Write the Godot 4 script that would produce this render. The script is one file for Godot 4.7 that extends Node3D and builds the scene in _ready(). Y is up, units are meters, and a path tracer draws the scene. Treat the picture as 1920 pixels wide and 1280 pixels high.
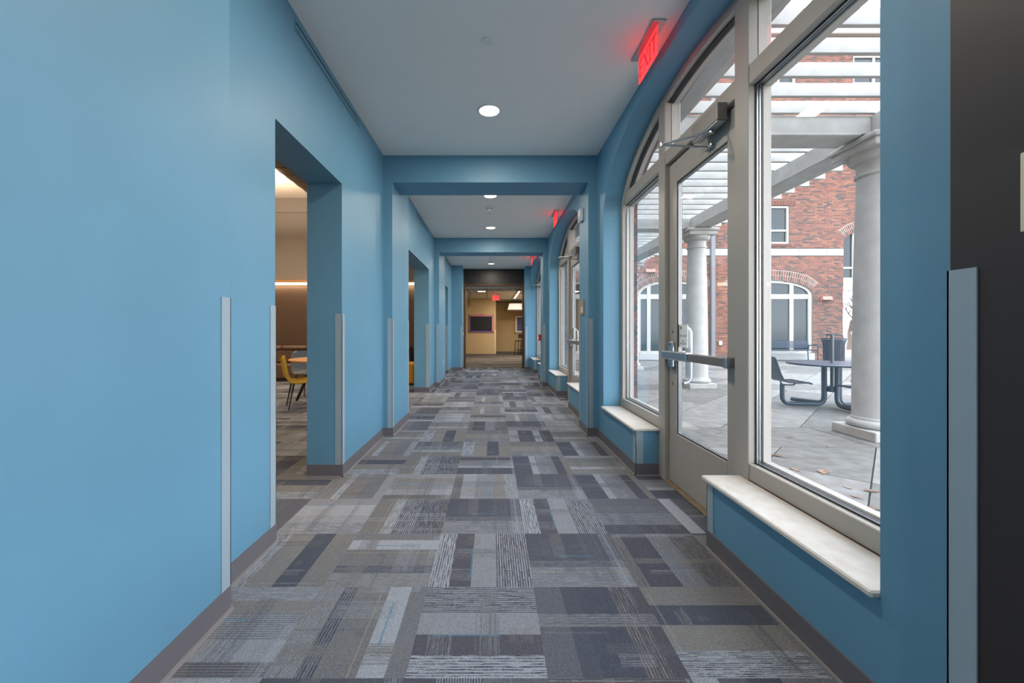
extends Node3D
# World: X to the right, Y up, corridor runs along -Z; "d" below is the distance in front of the camera (z = -d).

const EYE := 1.214
const CEIL := 3.235
const PERIOD := 4.07

# ------------------------------------------------------------------ mesh builder
class MB:
	var v := PackedVector3Array()
	var n := PackedVector3Array()
	var uv := PackedVector2Array()
	var xf := Transform3D()
	func tri(a: Vector3, b: Vector3, c: Vector3, na: Vector3, nb: Vector3, nc: Vector3, ua := Vector2(), ub := Vector2(), uc := Vector2()) -> void:
		var g := (c - a).cross(b - a)
		if g.length_squared() < 1e-16:
			return
		var flip := g.dot(na + nb + nc) < 0.0
		var ps := [a, c, b] if flip else [a, b, c]
		var ns := [na, nc, nb] if flip else [na, nb, nc]
		var us := [ua, uc, ub] if flip else [ua, ub, uc]
		for i in 3:
			v.append(xf * (ps[i] as Vector3))
			n.append((xf.basis * (ns[i] as Vector3)).normalized())
			uv.append(us[i])
	func quad(a: Vector3, b: Vector3, c: Vector3, d: Vector3, nn: Vector3) -> void:
		tri(a, b, c, nn, nn, nn, Vector2(0, 0), Vector2(1, 0), Vector2(1, 1))
		tri(a, c, d, nn, nn, nn, Vector2(0, 0), Vector2(1, 1), Vector2(0, 1))
	func box(lo: Vector3, hi: Vector3) -> MB:
		var l := Vector3(minf(lo.x, hi.x), minf(lo.y, hi.y), minf(lo.z, hi.z))
		var h := Vector3(maxf(lo.x, hi.x), maxf(lo.y, hi.y), maxf(lo.z, hi.z))
		quad(Vector3(l.x, l.y, h.z), Vector3(h.x, l.y, h.z), Vector3(h.x, h.y, h.z), Vector3(l.x, h.y, h.z), Vector3(0, 0, 1))
		quad(Vector3(l.x, l.y, l.z), Vector3(h.x, l.y, l.z), Vector3(h.x, h.y, l.z), Vector3(l.x, h.y, l.z), Vector3(0, 0, -1))
		quad(Vector3(l.x, l.y, l.z), Vector3(l.x, l.y, h.z), Vector3(l.x, h.y, h.z), Vector3(l.x, h.y, l.z), Vector3(-1, 0, 0))
		quad(Vector3(h.x, l.y, l.z), Vector3(h.x, l.y, h.z), Vector3(h.x, h.y, h.z), Vector3(h.x, h.y, l.z), Vector3(1, 0, 0))
		quad(Vector3(l.x, h.y, l.z), Vector3(h.x, h.y, l.z), Vector3(h.x, h.y, h.z), Vector3(l.x, h.y, h.z), Vector3(0, 1, 0))
		quad(Vector3(l.x, l.y, l.z), Vector3(h.x, l.y, l.z), Vector3(h.x, l.y, h.z), Vector3(l.x, l.y, h.z), Vector3(0, -1, 0))
		return self
	# box given as X range, Y range, d range
	func bd(x0: float, x1: float, y0: float, y1: float, d0: float, d1: float) -> MB:
		return box(Vector3(x0, y0, -d0), Vector3(x1, y1, -d1))
	# chamfered box
	func cb(x0: float, x1: float, y0: float, y1: float, d0: float, d1: float, c := 0.005) -> MB:
		var l := Vector3(minf(x0, x1), minf(y0, y1), minf(-d0, -d1))
		var h := Vector3(maxf(x0, x1), maxf(y0, y1), maxf(-d0, -d1))
		var m := (l + h) / 2.0
		var e := (h - l) / 2.0
		c = minf(c, minf(e.x, minf(e.y, e.z)) * 0.9)
		for ax in 3:
			var b1 := (ax + 1) % 3
			var b2 := (ax + 2) % 3
			for s in [-1.0, 1.0]:
				var q := []
				for k in [[-1.0, -1.0], [1.0, -1.0], [1.0, 1.0], [-1.0, 1.0]]:
					var p := Vector3()
					p[ax] = s * e[ax]
					p[b1] = k[0] * (e[b1] - c)
					p[b2] = k[1] * (e[b2] - c)
					q.append(m + p)
				var nn := Vector3()
				nn[ax] = s
				quad(q[0], q[1], q[2], q[3], nn)
				for t in [-1.0, 1.0]:
					var a0 := Vector3(); var a1 := Vector3(); var c0 := Vector3(); var c1 := Vector3()
					a0[ax] = s * e[ax]; a0[b1] = t * (e[b1] - c); a0[b2] = -(e[b2] - c)
					a1 = a0; a1[b2] = e[b2] - c
					c0[ax] = s * (e[ax] - c); c0[b1] = t * e[b1]; c0[b2] = -(e[b2] - c)
					c1 = c0; c1[b2] = e[b2] - c
					var en := Vector3()
					en[ax] = s; en[b1] = t
					quad(m + a0, m + a1, m + c1, m + c0, en.normalized())
		for sx in [-1.0, 1.0]:
			for sy in [-1.0, 1.0]:
				for sz in [-1.0, 1.0]:
					var nn := Vector3(sx, sy, sz).normalized()
					tri(m + Vector3(sx * e.x, sy * (e.y - c), sz * (e.z - c)), m + Vector3(sx * (e.x - c), sy * e.y, sz * (e.z - c)), m + Vector3(sx * (e.x - c), sy * (e.y - c), sz * e.z), nn, nn, nn)
		return self
	func at(axis: String, p: Vector2, t: float) -> Vector3:
		if axis == "x":
			return Vector3(t, p.y, -p.x)      # p = (d, Y)
		if axis == "y":
			return Vector3(p.x, t, -p.y)      # p = (X, d)
		return Vector3(p.x, p.y, -t)          # p = (X, Y), t = d
	func way(axis: String, p: Vector2) -> Vector3:
		if axis == "x":
			return Vector3(0, p.y, -p.x)
		if axis == "y":
			return Vector3(p.x, 0, -p.y)
		return Vector3(p.x, p.y, 0)
	func prism(poly: PackedVector2Array, axis: String, a: float, b: float) -> MB:
		var p := poly
		if Geometry2D.is_polygon_clockwise(p):
			p = p.duplicate()
			p.reverse()
		var idx := Geometry2D.triangulate_polygon(p)
		var up := at(axis, Vector2.ZERO, 1.0) - at(axis, Vector2.ZERO, 0.0)
		if b < a:
			up = -up
		for i in range(0, idx.size(), 3):
			for e in [[a, -up], [b, up]]:
				tri(at(axis, p[idx[i]], e[0]), at(axis, p[idx[i + 1]], e[0]), at(axis, p[idx[i + 2]], e[0]), e[1], e[1], e[1], p[idx[i]], p[idx[i + 1]], p[idx[i + 2]])
		for i in p.size():
			var q0 := p[i]
			var q1 := p[(i + 1) % p.size()]
			if q0.distance_to(q1) < 1e-6:
				continue
			var e := (q1 - q0).normalized()
			quad(at(axis, q0, a), at(axis, q1, a), at(axis, q1, b), at(axis, q0, b), way(axis, Vector2(e.y, -e.x)))
		return self
	func tube(pts: Array, r, sides := 10, caps := true) -> MB:
		var rings := []
		var norms := []
		var t0: Vector3 = ((pts[1] as Vector3) - (pts[0] as Vector3)).normalized()
		var u := t0.cross(Vector3.UP if absf(t0.y) < 0.9 else Vector3.RIGHT).normalized()
		for i in pts.size():
			var t: Vector3
			if i == 0:
				t = t0
			elif i == pts.size() - 1:
				t = ((pts[i] as Vector3) - (pts[i - 1] as Vector3)).normalized()
			else:
				t = (((pts[i + 1] as Vector3) - (pts[i] as Vector3)).normalized() + ((pts[i] as Vector3) - (pts[i - 1] as Vector3)).normalized()).normalized()
			u = (u - t * u.dot(t)).normalized()
			var w := t.cross(u)
			var rr: float = r[i] if r is Array else r
			var ring := []
			var nr := []
			for k in sides:
				var a := TAU * k / sides
				var o := u * cos(a) + w * sin(a)
				nr.append(o)
				ring.append((pts[i] as Vector3) + o * rr)
			rings.append(ring)
			norms.append(nr)
		for i in pts.size() - 1:
			for k in sides:
				var j := (k + 1) % sides
				tri(rings[i][k], rings[i][j], rings[i + 1][j], norms[i][k], norms[i][j], norms[i + 1][j])
				tri(rings[i][k], rings[i + 1][j], rings[i + 1][k], norms[i][k], norms[i + 1][j], norms[i + 1][k])
		if caps:
			for e in [0, pts.size() - 1]:
				var nn: Vector3 = -t0 if e == 0 else ((pts[e] as Vector3) - (pts[e - 1] as Vector3)).normalized()
				for k in sides:
					tri(pts[e], rings[e][k], rings[e][(k + 1) % sides], nn, nn, nn)
		return self
	# profile of (radius, y) points turned about the vertical through o
	func lathe(o: Vector3, prof: Array, seg := 24) -> MB:
		for i in prof.size() - 1:
			var p0: Vector2 = prof[i]
			var p1: Vector2 = prof[i + 1]
			var e := p1 - p0
			var nn := Vector2(e.y, -e.x).normalized()
			if e.length() < 1e-6:
				continue
			for k in seg:
				var a0 := TAU * k / seg
				var a1 := TAU * (k + 1) / seg
				var c0 := Vector3(cos(a0), 0, sin(a0))
				var c1 := Vector3(cos(a1), 0, sin(a1))
				var n0 := (c0 * nn.x + Vector3.UP * nn.y).normalized()
				var n1 := (c1 * nn.x + Vector3.UP * nn.y).normalized()
				var A := o + c0 * p0.x + Vector3.UP * p0.y
				var B := o + c1 * p0.x + Vector3.UP * p0.y
				var C := o + c1 * p1.x + Vector3.UP * p1.y
				var D := o + c0 * p1.x + Vector3.UP * p1.y
				tri(A, B, C, n0, n1, n1)
				tri(A, C, D, n0, n1, n0)
		return self
	func mesh() -> ArrayMesh:
		var arr := []
		arr.resize(Mesh.ARRAY_MAX)
		arr[Mesh.ARRAY_VERTEX] = v
		arr[Mesh.ARRAY_NORMAL] = n
		arr[Mesh.ARRAY_TEX_UV] = uv
		var m := ArrayMesh.new()
		m.add_surface_from_arrays(Mesh.PRIMITIVE_TRIANGLES, arr)
		return m

var M := {}
var rng := RandomNumberGenerator.new()

# ------------------------------------------------------------------ node helpers
func hex(r: int, g: int, b: int) -> Color:
	return Color(r / 255.0, g / 255.0, b / 255.0)

func mat(called: String, c: Color, rough := 0.6, metal := 0.0, spec := 0.5) -> StandardMaterial3D:
	var m := StandardMaterial3D.new()
	m.resource_name = called
	m.albedo_color = c
	m.roughness = rough
	m.metallic = metal
	m.metallic_specular = spec
	M[called] = m
	return m

func noise_tex(freq: float, lo: Color, hi: Color, sz := 256, sd := 1, oct := 4) -> NoiseTexture2D:
	var f := FastNoiseLite.new()
	f.seed = sd
	f.frequency = freq
	f.fractal_octaves = oct
	var t := NoiseTexture2D.new()
	t.noise = f
	t.width = sz
	t.height = sz
	t.seamless = true
	var g := Gradient.new()
	g.set_color(0, lo)
	g.set_color(1, hi)
	t.color_ramp = g
	return t

# surface variation: a noise colour map laid in world space, and a fine relief
func grain(m: StandardMaterial3D, t: Texture2D, scale: float, bump := 0.0, bt: Texture2D = null) -> void:
	m.albedo_texture = t
	m.uv1_triplanar = true
	m.uv1_world_triplanar = true
	m.uv1_scale = Vector3.ONE * scale
	if bump > 0.0:
		m.heightmap_enabled = true
		m.heightmap_texture = bt if bt else t
		m.heightmap_scale = bump

func add(parent: Node, called: String, mb: MB, m: Material) -> MeshInstance3D:
	var o := MeshInstance3D.new()
	o.name = called
	o.mesh = mb.mesh()
	o.material_override = m
	parent.add_child(o, true)
	return o

func add_mesh(parent: Node, called: String, mesh: Mesh, m: Material, t := Transform3D()) -> MeshInstance3D:
	var o := MeshInstance3D.new()
	o.name = called
	o.mesh = mesh
	o.material_override = m
	o.transform = t
	parent.add_child(o, true)
	return o

var taken := {}
func numbered(called: String) -> String:
	if not taken.has(called):
		taken[called] = 0
		return called
	taken[called] += 1
	return "%s_%03d" % [called, taken[called]]

func thing(called: String, label: String, category: String, at := Vector3.ZERO, turn := 0.0, group := "") -> Node3D:
	var o := Node3D.new()
	o.name = numbered(called)
	add_child(o)
	o.position = at
	o.rotation.y = turn
	o.set_meta("label", label)
	o.set_meta("category", category)
	if group:
		o.set_meta("group", group)
	return o

func setting(called: String, label: String, category: String) -> Node3D:
	var o := Node3D.new()
	o.name = called
	add_child(o)
	o.set_meta("label", label)
	o.set_meta("category", category)
	o.set_meta("kind", "structure")
	return o

func g(x: float, d: float, y := 0.0) -> Vector3:
	return Vector3(x, y, -d)

func ell(o: float, a: float, b: float, ys: float) -> float:
	return ys + b * sqrt(maxf(0.0, 1.0 - (o / a) * (o / a)))

# ------------------------------------------------------------------ scene
func _ready() -> void:
	rng.seed = 7
	var cam := Camera3D.new()
	cam.name = "camera"
	cam.projection = Camera3D.PROJECTION_FRUSTUM
	cam.near = 0.05
	cam.far = 300.0
	cam.size = 0.05 * 1280.0 / 750.0
	cam.frustum_offset = Vector2(0.05 * (960.0 - 922.5) / 750.0, -0.05 * (640.0 - 620.7) / 750.0)
	cam.position = Vector3(0, EYE, 0)
	add_child(cam)
	cam.current = true
	var env := Environment.new()
	env.background_mode = Environment.BG_SKY
	var sky := Sky.new()
	var sm := ProceduralSkyMaterial.new()
	sm.sky_top_color = hex(206, 218, 234)
	sm.sky_horizon_color = hex(238, 241, 245)
	sm.sky_curve = 0.25
	sm.ground_bottom_color = hex(150, 150, 148)
	sm.ground_horizon_color = hex(205, 208, 210)
	sm.sky_energy_multiplier = 1.0
	sky.sky_material = sm
	env.sky = sky
	env.background_energy_multiplier = 6.8
	env.tonemap_mode = Environment.TONE_MAPPER_LINEAR
	env.tonemap_exposure = 1.55
	env.sdfgi_enabled = true
	env.ssao_enabled = true
	env.ssil_enabled = true
	var we := WorldEnvironment.new()
	we.name = "world"
	we.environment = env
	add_child(we)

	materials()
	build_floor()
	build_left_wall()
	build_right_wall()
	build_ceiling()
	build_guards()
	build_baseboards()
	build_lobby_shell()
	build_lounge_shell()
	build_windows()
	build_patio()
	build_pergola()
	build_brick_building()
	build_corridor_fittings()
	build_lounge_things()
	build_lobby_things()
	build_courtyard_things()

func materials() -> void:
	var orange_peel := noise_tex(0.09, Color(0.4, 0.4, 0.4), Color(0.6, 0.6, 0.6), 256, 3, 3)
	var p := mat("blue_paint", hex(98, 148, 174), 0.5)
	grain(p, noise_tex(0.012, Color(0.97, 0.97, 0.97), Color(1, 1, 1), 256, 5), 0.5)
	p.heightmap_enabled = true
	p.heightmap_texture = orange_peel
	p.heightmap_scale = 0.03
	p = mat("dark_paint", hex(46, 40, 40), 0.5)
	p.uv1_triplanar = true
	p.uv1_world_triplanar = true
	p.heightmap_enabled = true
	p.heightmap_texture = orange_peel
	p.heightmap_scale = 0.05
	p = mat("ceiling_white", hex(243, 240, 235), 0.9)
	mat("guard_vinyl", hex(150, 167, 176), 0.4)
	mat("base_vinyl", hex(104, 100, 104), 0.5)
	mat("base_toe", hex(140, 134, 134), 0.5)
	mat("frame_almond", hex(164, 158, 149), 0.45)
	mat("gasket", hex(34, 34, 36), 0.6)
	p = mat("sill_stone", hex(222, 217, 210), 0.35)
	grain(p, noise_tex(0.03, hex(236, 232, 226), Color(1, 1, 1), 256, 11), 1.5)
	p = mat("glass", Color(0.9, 0.95, 0.95, 0.02), 0.0)
	p.transparency = BaseMaterial3D.TRANSPARENCY_ALPHA
	mat("steel", hex(176, 180, 184), 0.3, 0.9)
	mat("closer_grey", hex(122, 120, 116), 0.45, 0.3)
	mat("dark_grey_plastic", hex(70, 70, 72), 0.5)
	mat("white_plastic", hex(232, 232, 230), 0.5)
	mat("black_metal", hex(28, 27, 28), 0.45)
	mat("bronze", hex(84, 58, 38), 0.5, 0.2)
	mat("brass_plate", hex(186, 146, 98), 0.45, 0.3)
	mat("red_plastic", hex(190, 24, 30), 0.4)
	p = mat("threshold", hex(150, 132, 108), 0.6)
	grain(p, noise_tex(0.04, hex(190, 175, 155), Color(1, 1, 1), 256, 12), 2.0)
	# outside
	p = mat("pergola_white", hex(172, 170, 165), 0.55)
	grain(p, noise_tex(0.02, hex(226, 224, 220), Color(1, 1, 1), 256, 21), 0.8)
	p = mat("concrete", hex(132, 130, 126), 0.85)
	grain(p, noise_tex(0.03, hex(196, 192, 186), Color(1, 1, 1), 512, 22, 6), 0.35, 0.25)
	p = mat("concrete_damp", hex(112, 110, 105), 0.75)
	grain(p, noise_tex(0.03, hex(186, 182, 176), Color(1, 1, 1), 512, 23, 6), 0.35, 0.25)
	mat("joint_fill", hex(74, 72, 70), 0.95)
	mat("mortar", hex(150, 138, 126), 0.9)
	p = mat("brick", Color.WHITE, 0.85)
	p.vertex_color_use_as_albedo = true
	var tones := [[108, 64, 50], [118, 71, 55], [100, 60, 48], [86, 56, 47], [64, 50, 46], [124, 80, 62]]
	for i in tones.size():
		p = mat("brick_%d" % i, hex(tones[i][0], tones[i][1], tones[i][2]), 0.85)
		grain(p, noise_tex(0.06, Color(0.82, 0.82, 0.82), Color(1, 1, 1), 128, 30 + i), 3.0)
	mat("limestone", hex(156, 156, 154), 0.8)
	mat("window_white", hex(158, 154, 146), 0.5)
	mat("far_glass", hex(30, 36, 40), 0.05, 0.0, 0.4)
	mat("navy_metal", hex(40, 48, 64), 0.4, 0.2)
	mat("dark_metal", hex(72, 74, 78), 0.45, 0.3)
	mat("pipe_grey", hex(98, 96, 98), 0.5)
	mat("twig", hex(112, 96, 88), 0.9)
	mat("mulch", hex(140, 118, 92), 0.95)
	mat("leaf_0", hex(132, 104, 82), 0.8)
	mat("leaf_1", hex(106, 80, 62), 0.8)
	mat("leaf_2", hex(146, 120, 97), 0.8)
	mat("lamp_brick", hex(158, 108, 96), 0.7)
	p = mat("asphalt", hex(112, 112, 110), 0.9)
	# lounge and lobby
	mat("taupe_paint", hex(140, 133, 127), 0.7)
	mat("brown_panel", hex(86, 67, 52), 0.6)
	mat("lounge_ceiling", hex(222, 212, 200), 0.9)
	p = mat("duct_metal", hex(150, 136, 120), 0.4, 0.6)  # grey galvanised metal, the warm lamplight tint put into its colour
	mat("brown_leather", hex(94, 72, 56), 0.45)
	p = mat("mustard", hex(196, 150, 38), 0.75)
	grain(p, noise_tex(0.2, Color(0.85, 0.85, 0.85), Color(1, 1, 1), 128, 41), 6.0)
	mat("orange_vinyl", hex(222, 150, 32), 0.6)
	mat("grey_shell", hex(98, 104, 112), 0.7)
	p = mat("maple", hex(212, 160, 108), 0.45)
	grain(p, noise_tex(0.03, hex(226, 206, 180), Color(1, 1, 1), 256, 42), 2.0)
	mat("tan_paint", hex(192, 170, 130), 0.8)
	mat("cream_guard", hex(222, 208, 180), 0.5)
	mat("lay_in_panel", hex(214, 212, 206), 0.95)
	mat("grid_white", hex(120, 116, 110), 0.7)
	mat("board_black", hex(34, 35, 42), 0.8)
	mat("border_purple", hex(112, 84, 176), 0.7)
	mat("border_pink", hex(206, 132, 160), 0.7)
	mat("oak", hex(176, 128, 76), 0.5)
	mat("grille_grey", hex(188, 188, 186), 0.5, 0.3)
	var e := mat("lens_glow", hex(255, 244, 226), 0.5)
	e.emission_enabled = true
	e.emission = hex(255, 240, 214)
	e.emission_energy_multiplier = 2.2
	e = mat("strip_glow", hex(255, 236, 206), 0.5)
	e.emission_enabled = true
	e.emission = hex(255, 226, 184)
	e.emission_energy_multiplier = 1.8
	e = mat("exit_glow", hex(255, 70, 70), 0.4)
	e.emission_enabled = true
	e.emission = hex(255, 56, 62)
	e.emission_energy_multiplier = 0.75
	e = mat("exit_letter", hex(170, 14, 24), 0.4)
	e.emission_enabled = true
	e.emission = hex(190, 10, 26)
	e.emission_energy_multiplier = 0.6
	carpet_materials()

# carpet tiles: bands of yarn colours running along V with hatching across, a few accent threads
func carpet_materials() -> void:
	var cols := [hex(70, 75, 88), hex(80, 85, 97), hex(100, 103, 111), hex(120, 123, 128), hex(150, 154, 160), hex(174, 179, 186), hex(126, 125, 123), hex(140, 138, 133), hex(86, 86, 94), hex(160, 164, 170)]
	var S := 320
	for k in 16:
		var r := RandomNumberGenerator.new()
		r.seed = 100 + k * 17
		var im := Image.create(S, S, false, Image.FORMAT_RGB8)
		# bands of yarn side by side: ground colour, second colour, how much of it
		var edges := []
		var x := 0
		while x < S:
			var w := int(S * r.randf_range(0.10, 0.36))
			if S - x - w < S * 0.09:
				w = S - x
			edges.append([x, mini(S, x + w), r.randi_range(0, cols.size() - 1), r.randi_range(0, cols.size() - 1), r.randf_range(0.0, 0.65) if r.randf() < 0.88 else 0.0, r.randi_range(2, 4)])
			x += w
		# rows where another yarn crosses, broken and uneven
		var rows := []
		for j in r.randi_range(5, 10):
			var y0 := r.randi_range(0, S)
			rows.append([y0, y0 + r.randi_range(4, int(S * 0.22)), r.randi_range(-60, int(S * 0.6)), r.randi_range(int(S * 0.4), S + 40), r.randi_range(2, 7), r.randf_range(0.3, 0.7)])
		var rowmix := PackedFloat32Array()
		rowmix.resize(S)
		for y in S:
			rowmix[y] = r.randf()
		var blue := int(S * r.randf_range(0.15, 0.85)) if r.randf() < 0.55 else -99
		var blue0 := r.randf_range(0.0, 0.4)
		var blue1 := blue0 + r.randf_range(0.3, 0.7)
		var gold := int(S * r.randf_range(0.1, 0.9)) if r.randf() < 0.6 else -99
		for px in S:
			var q: Array = edges[0]
			for e in edges:
				if px >= e[0] and px < e[1]:
					q = e
			var base: Color = cols[q[2]]
			var alt: Color = cols[q[3]]
			var on := ((px - int(q[0])) / int(q[5])) % 2 == 1 and float(q[4]) > 0.12
			var left := 0
			var cur := base
			for py in S:
				if left <= 0:
					# a yarn shows for a while, then dives under
					left = r.randi_range(4, 44)
					cur = alt if on and r.randf() < 0.35 + float(q[4]) else base
				left -= 1
				var c := cur
				for w in rows:
					if py >= w[0] and py < w[1] and px > w[2] and px < w[3] and rowmix[py] < w[5] + 0.15 * sin(px * 0.11 + py):
						c = c.lerp(cols[w[4]], 0.6)
				if absi(px - blue) < 3 and py > blue0 * S and py < blue1 * S:
					c = c.lerp(hex(88, 146, 176), 0.6)
				if absi(px - gold) < 2:
					c = c.lerp(hex(170, 162, 132), 0.7)
				c = c.lerp(hex(116, 118, 123), 0.2)
				# yarn loops
				var s := r.randf_range(0.78, 1.18)
				if (py + (px / 2) % 2 * 2) % 4 == 0:
					s *= 0.84
				im.set_pixel(px, py, Color(minf(c.r * s, 1.0), minf(c.g * s, 1.0), minf(c.b * s, 1.0)))
		var t := ImageTexture.create_from_image(im)
		var m := mat("carpet_%d" % k, Color(0.96, 0.96, 0.97), 0.95, 0.0, 0.2)
		m.albedo_texture = t
		m.heightmap_enabled = true
		m.heightmap_texture = t
		m.heightmap_scale = 0.12
	# plank carpet of the lobby
	var im2 := Image.create(512, 512, false, Image.FORMAT_RGB8)
	var r2 := RandomNumberGenerator.new()
	r2.seed = 5
	for row in 32:
		var off := r2.randi_range(0, 127)
		for seg in 5:
			var c: Color = [hex(92, 88, 84), hex(112, 107, 101), hex(130, 125, 118), hex(102, 96, 90), hex(80, 77, 75)][r2.randi_range(0, 4)]
			for yy in 16:
				var k2 := r2.randf_range(0.85, 1.12)
				for xx in 128:
					im2.set_pixel((seg * 128 + off + xx) % 512, row * 16 + yy, Color(c.r * k2, c.g * k2, c.b * k2))
	var m2 := mat("carpet_plank", Color.WHITE, 0.95, 0.0, 0.2)
	m2.albedo_texture = ImageTexture.create_from_image(im2)
	m2.uv1_triplanar = true
	m2.uv1_world_triplanar = true
	m2.uv1_scale = Vector3.ONE * 0.25

func build_floor() -> void:
	var f := setting("floor", "grey patterned carpet tile floor of the long blue corridor", "floor")
	add(f, "floor_slab", MB.new().bd(-7.0, 1.48, -0.25, -0.006, -4.2, 13.35), M["base_vinyl"])
	# one square of carpet, shared by all tiles; V runs along the corridor
	var meshes := []
	for turned in 2:
		var b := MB.new()
		var h := 0.25
		b.box(Vector3(-h, -0.006, -h), Vector3(h, -0.0004, h))
		var q := [Vector3(-h, 0, h), Vector3(h, 0, h), Vector3(h, 0, -h), Vector3(-h, 0, -h)]
		var u := [Vector2(0, 0), Vector2(1, 0), Vector2(1, 1), Vector2(0, 1)]
		if turned == 1:
			u = [Vector2(0, 0), Vector2(0, 1), Vector2(1, 1), Vector2(1, 0)]
		b.tri(q[0], q[1], q[2], Vector3.UP, Vector3.UP, Vector3.UP, u[0], u[1], u[2])
		b.tri(q[0], q[2], q[3], Vector3.UP, Vector3.UP, Vector3.UP, u[0], u[2], u[3])
		meshes.append(b.mesh())
	for row in 27:
		var d := 0.15 + 0.5 * row
		for col in range(-10, 6):
			var x := -1.054 + 0.5 * col
			if col < 0 and (d < 2.0 or d > 10.4):
				continue
			if col >= 5:
				# the strip of carpet in the door recesses
				var u := fposmod(d - 0.55, PERIOD)
				if u < 1.7 or u > 3.1:
					continue
			var h := hash(Vector2i(row * 31 + 7, col * 57 + 3))
			add_mesh(f, "carpet_tile", meshes[posmod(row + col, 2)], M["carpet_%d" % (absi(h) % 16)], Transform3D(Basis(), Vector3(x, 0, -d)))
	add(f, "lobby_carpet", MB.new().bd(-4.2, 1.4, -0.25, 0.0, 13.4, 17.1).bd(-4.2, 2.2, -0.25, 0.0, 17.1, 22.0), M["carpet_plank"])

func build_left_wall() -> void:
	var w := setting("wall_left", "blue painted corridor wall with doorways into a lounge", "wall")
	var b := MB.new()
	var x0 := -1.54
	var x1 := -1.25
	var top := 4.7
	var segs := [[-4.2, 2.306], [3.33, 6.0], [7.91, 10.7], [11.36, 13.0]]
	for s in segs:
		b.bd(x0, x1, -0.01, top, s[0], s[1])
	for s in [[2.306, 3.33], [6.0, 7.91], [10.7, 11.36]]:
		b.bd(x0, x1, 2.44, top, s[0], s[1])
	add(w, "wall_surface", b, M["blue_paint"])
	add(w, "pier", MB.new().bd(x1, -1.147, -0.01, CEIL, 0.53, 1.747), M["blue_paint"])
	add(w, "pier", MB.new().bd(x1, -1.147, -0.01, CEIL, 4.60, 5.50), M["blue_paint"])
	add(w, "pier", MB.new().bd(x1, -1.147, -0.01, CEIL, 8.67, 9.61), M["blue_paint"])
	add(w, "pier", MB.new().bd(x1, -0.92, -0.01, CEIL, 12.30, 13.0), M["blue_paint"])
	add(w, "niche_back", MB.new().bd(x0 - 0.06, x0, -0.01, 2.6, 10.6, 11.45), M["blue_paint"])
	# slot diffusers high on the wall
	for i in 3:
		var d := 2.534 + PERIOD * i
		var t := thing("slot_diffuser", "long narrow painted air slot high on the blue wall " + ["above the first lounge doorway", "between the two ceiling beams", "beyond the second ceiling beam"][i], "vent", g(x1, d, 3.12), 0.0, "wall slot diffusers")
		# slim raised rim round a flat dark strip that paints the shaded gap, with one blade
		var rim := MB.new()
		rim.bd(0, 0.004, 0.0, 0.010, 0, 1.22).bd(0, 0.004, 0.064, 0.074, 0, 1.22).bd(0, 0.004, 0.010, 0.064, 0, 0.010).bd(0, 0.004, 0.010, 0.064, 1.21, 1.22)
		add(t, "frame", rim, M["blue_paint"])
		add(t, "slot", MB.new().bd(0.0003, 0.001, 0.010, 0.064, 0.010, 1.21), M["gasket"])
		add(t, "blade", MB.new().bd(0.001, 0.003, 0.022, 0.050, 0.016, 1.204), M["blue_paint"])

func arch_poly(o0: float, o1: float, a: float, b: float, ys: float, steps := 24) -> PackedVector2Array:
	var p := PackedVector2Array()
	for i in steps + 1:
		var o := lerpf(o0, o1, float(i) / steps)
		p.append(Vector2(o, ell(o, a, b, ys)))
	return p

const OA := 1.5485   # half width of the arched opening
const OB := 0.71
const SPRING := 2.45

func bay_mid(k: int) -> float:
	return 2.7955 + PERIOD * k

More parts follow.
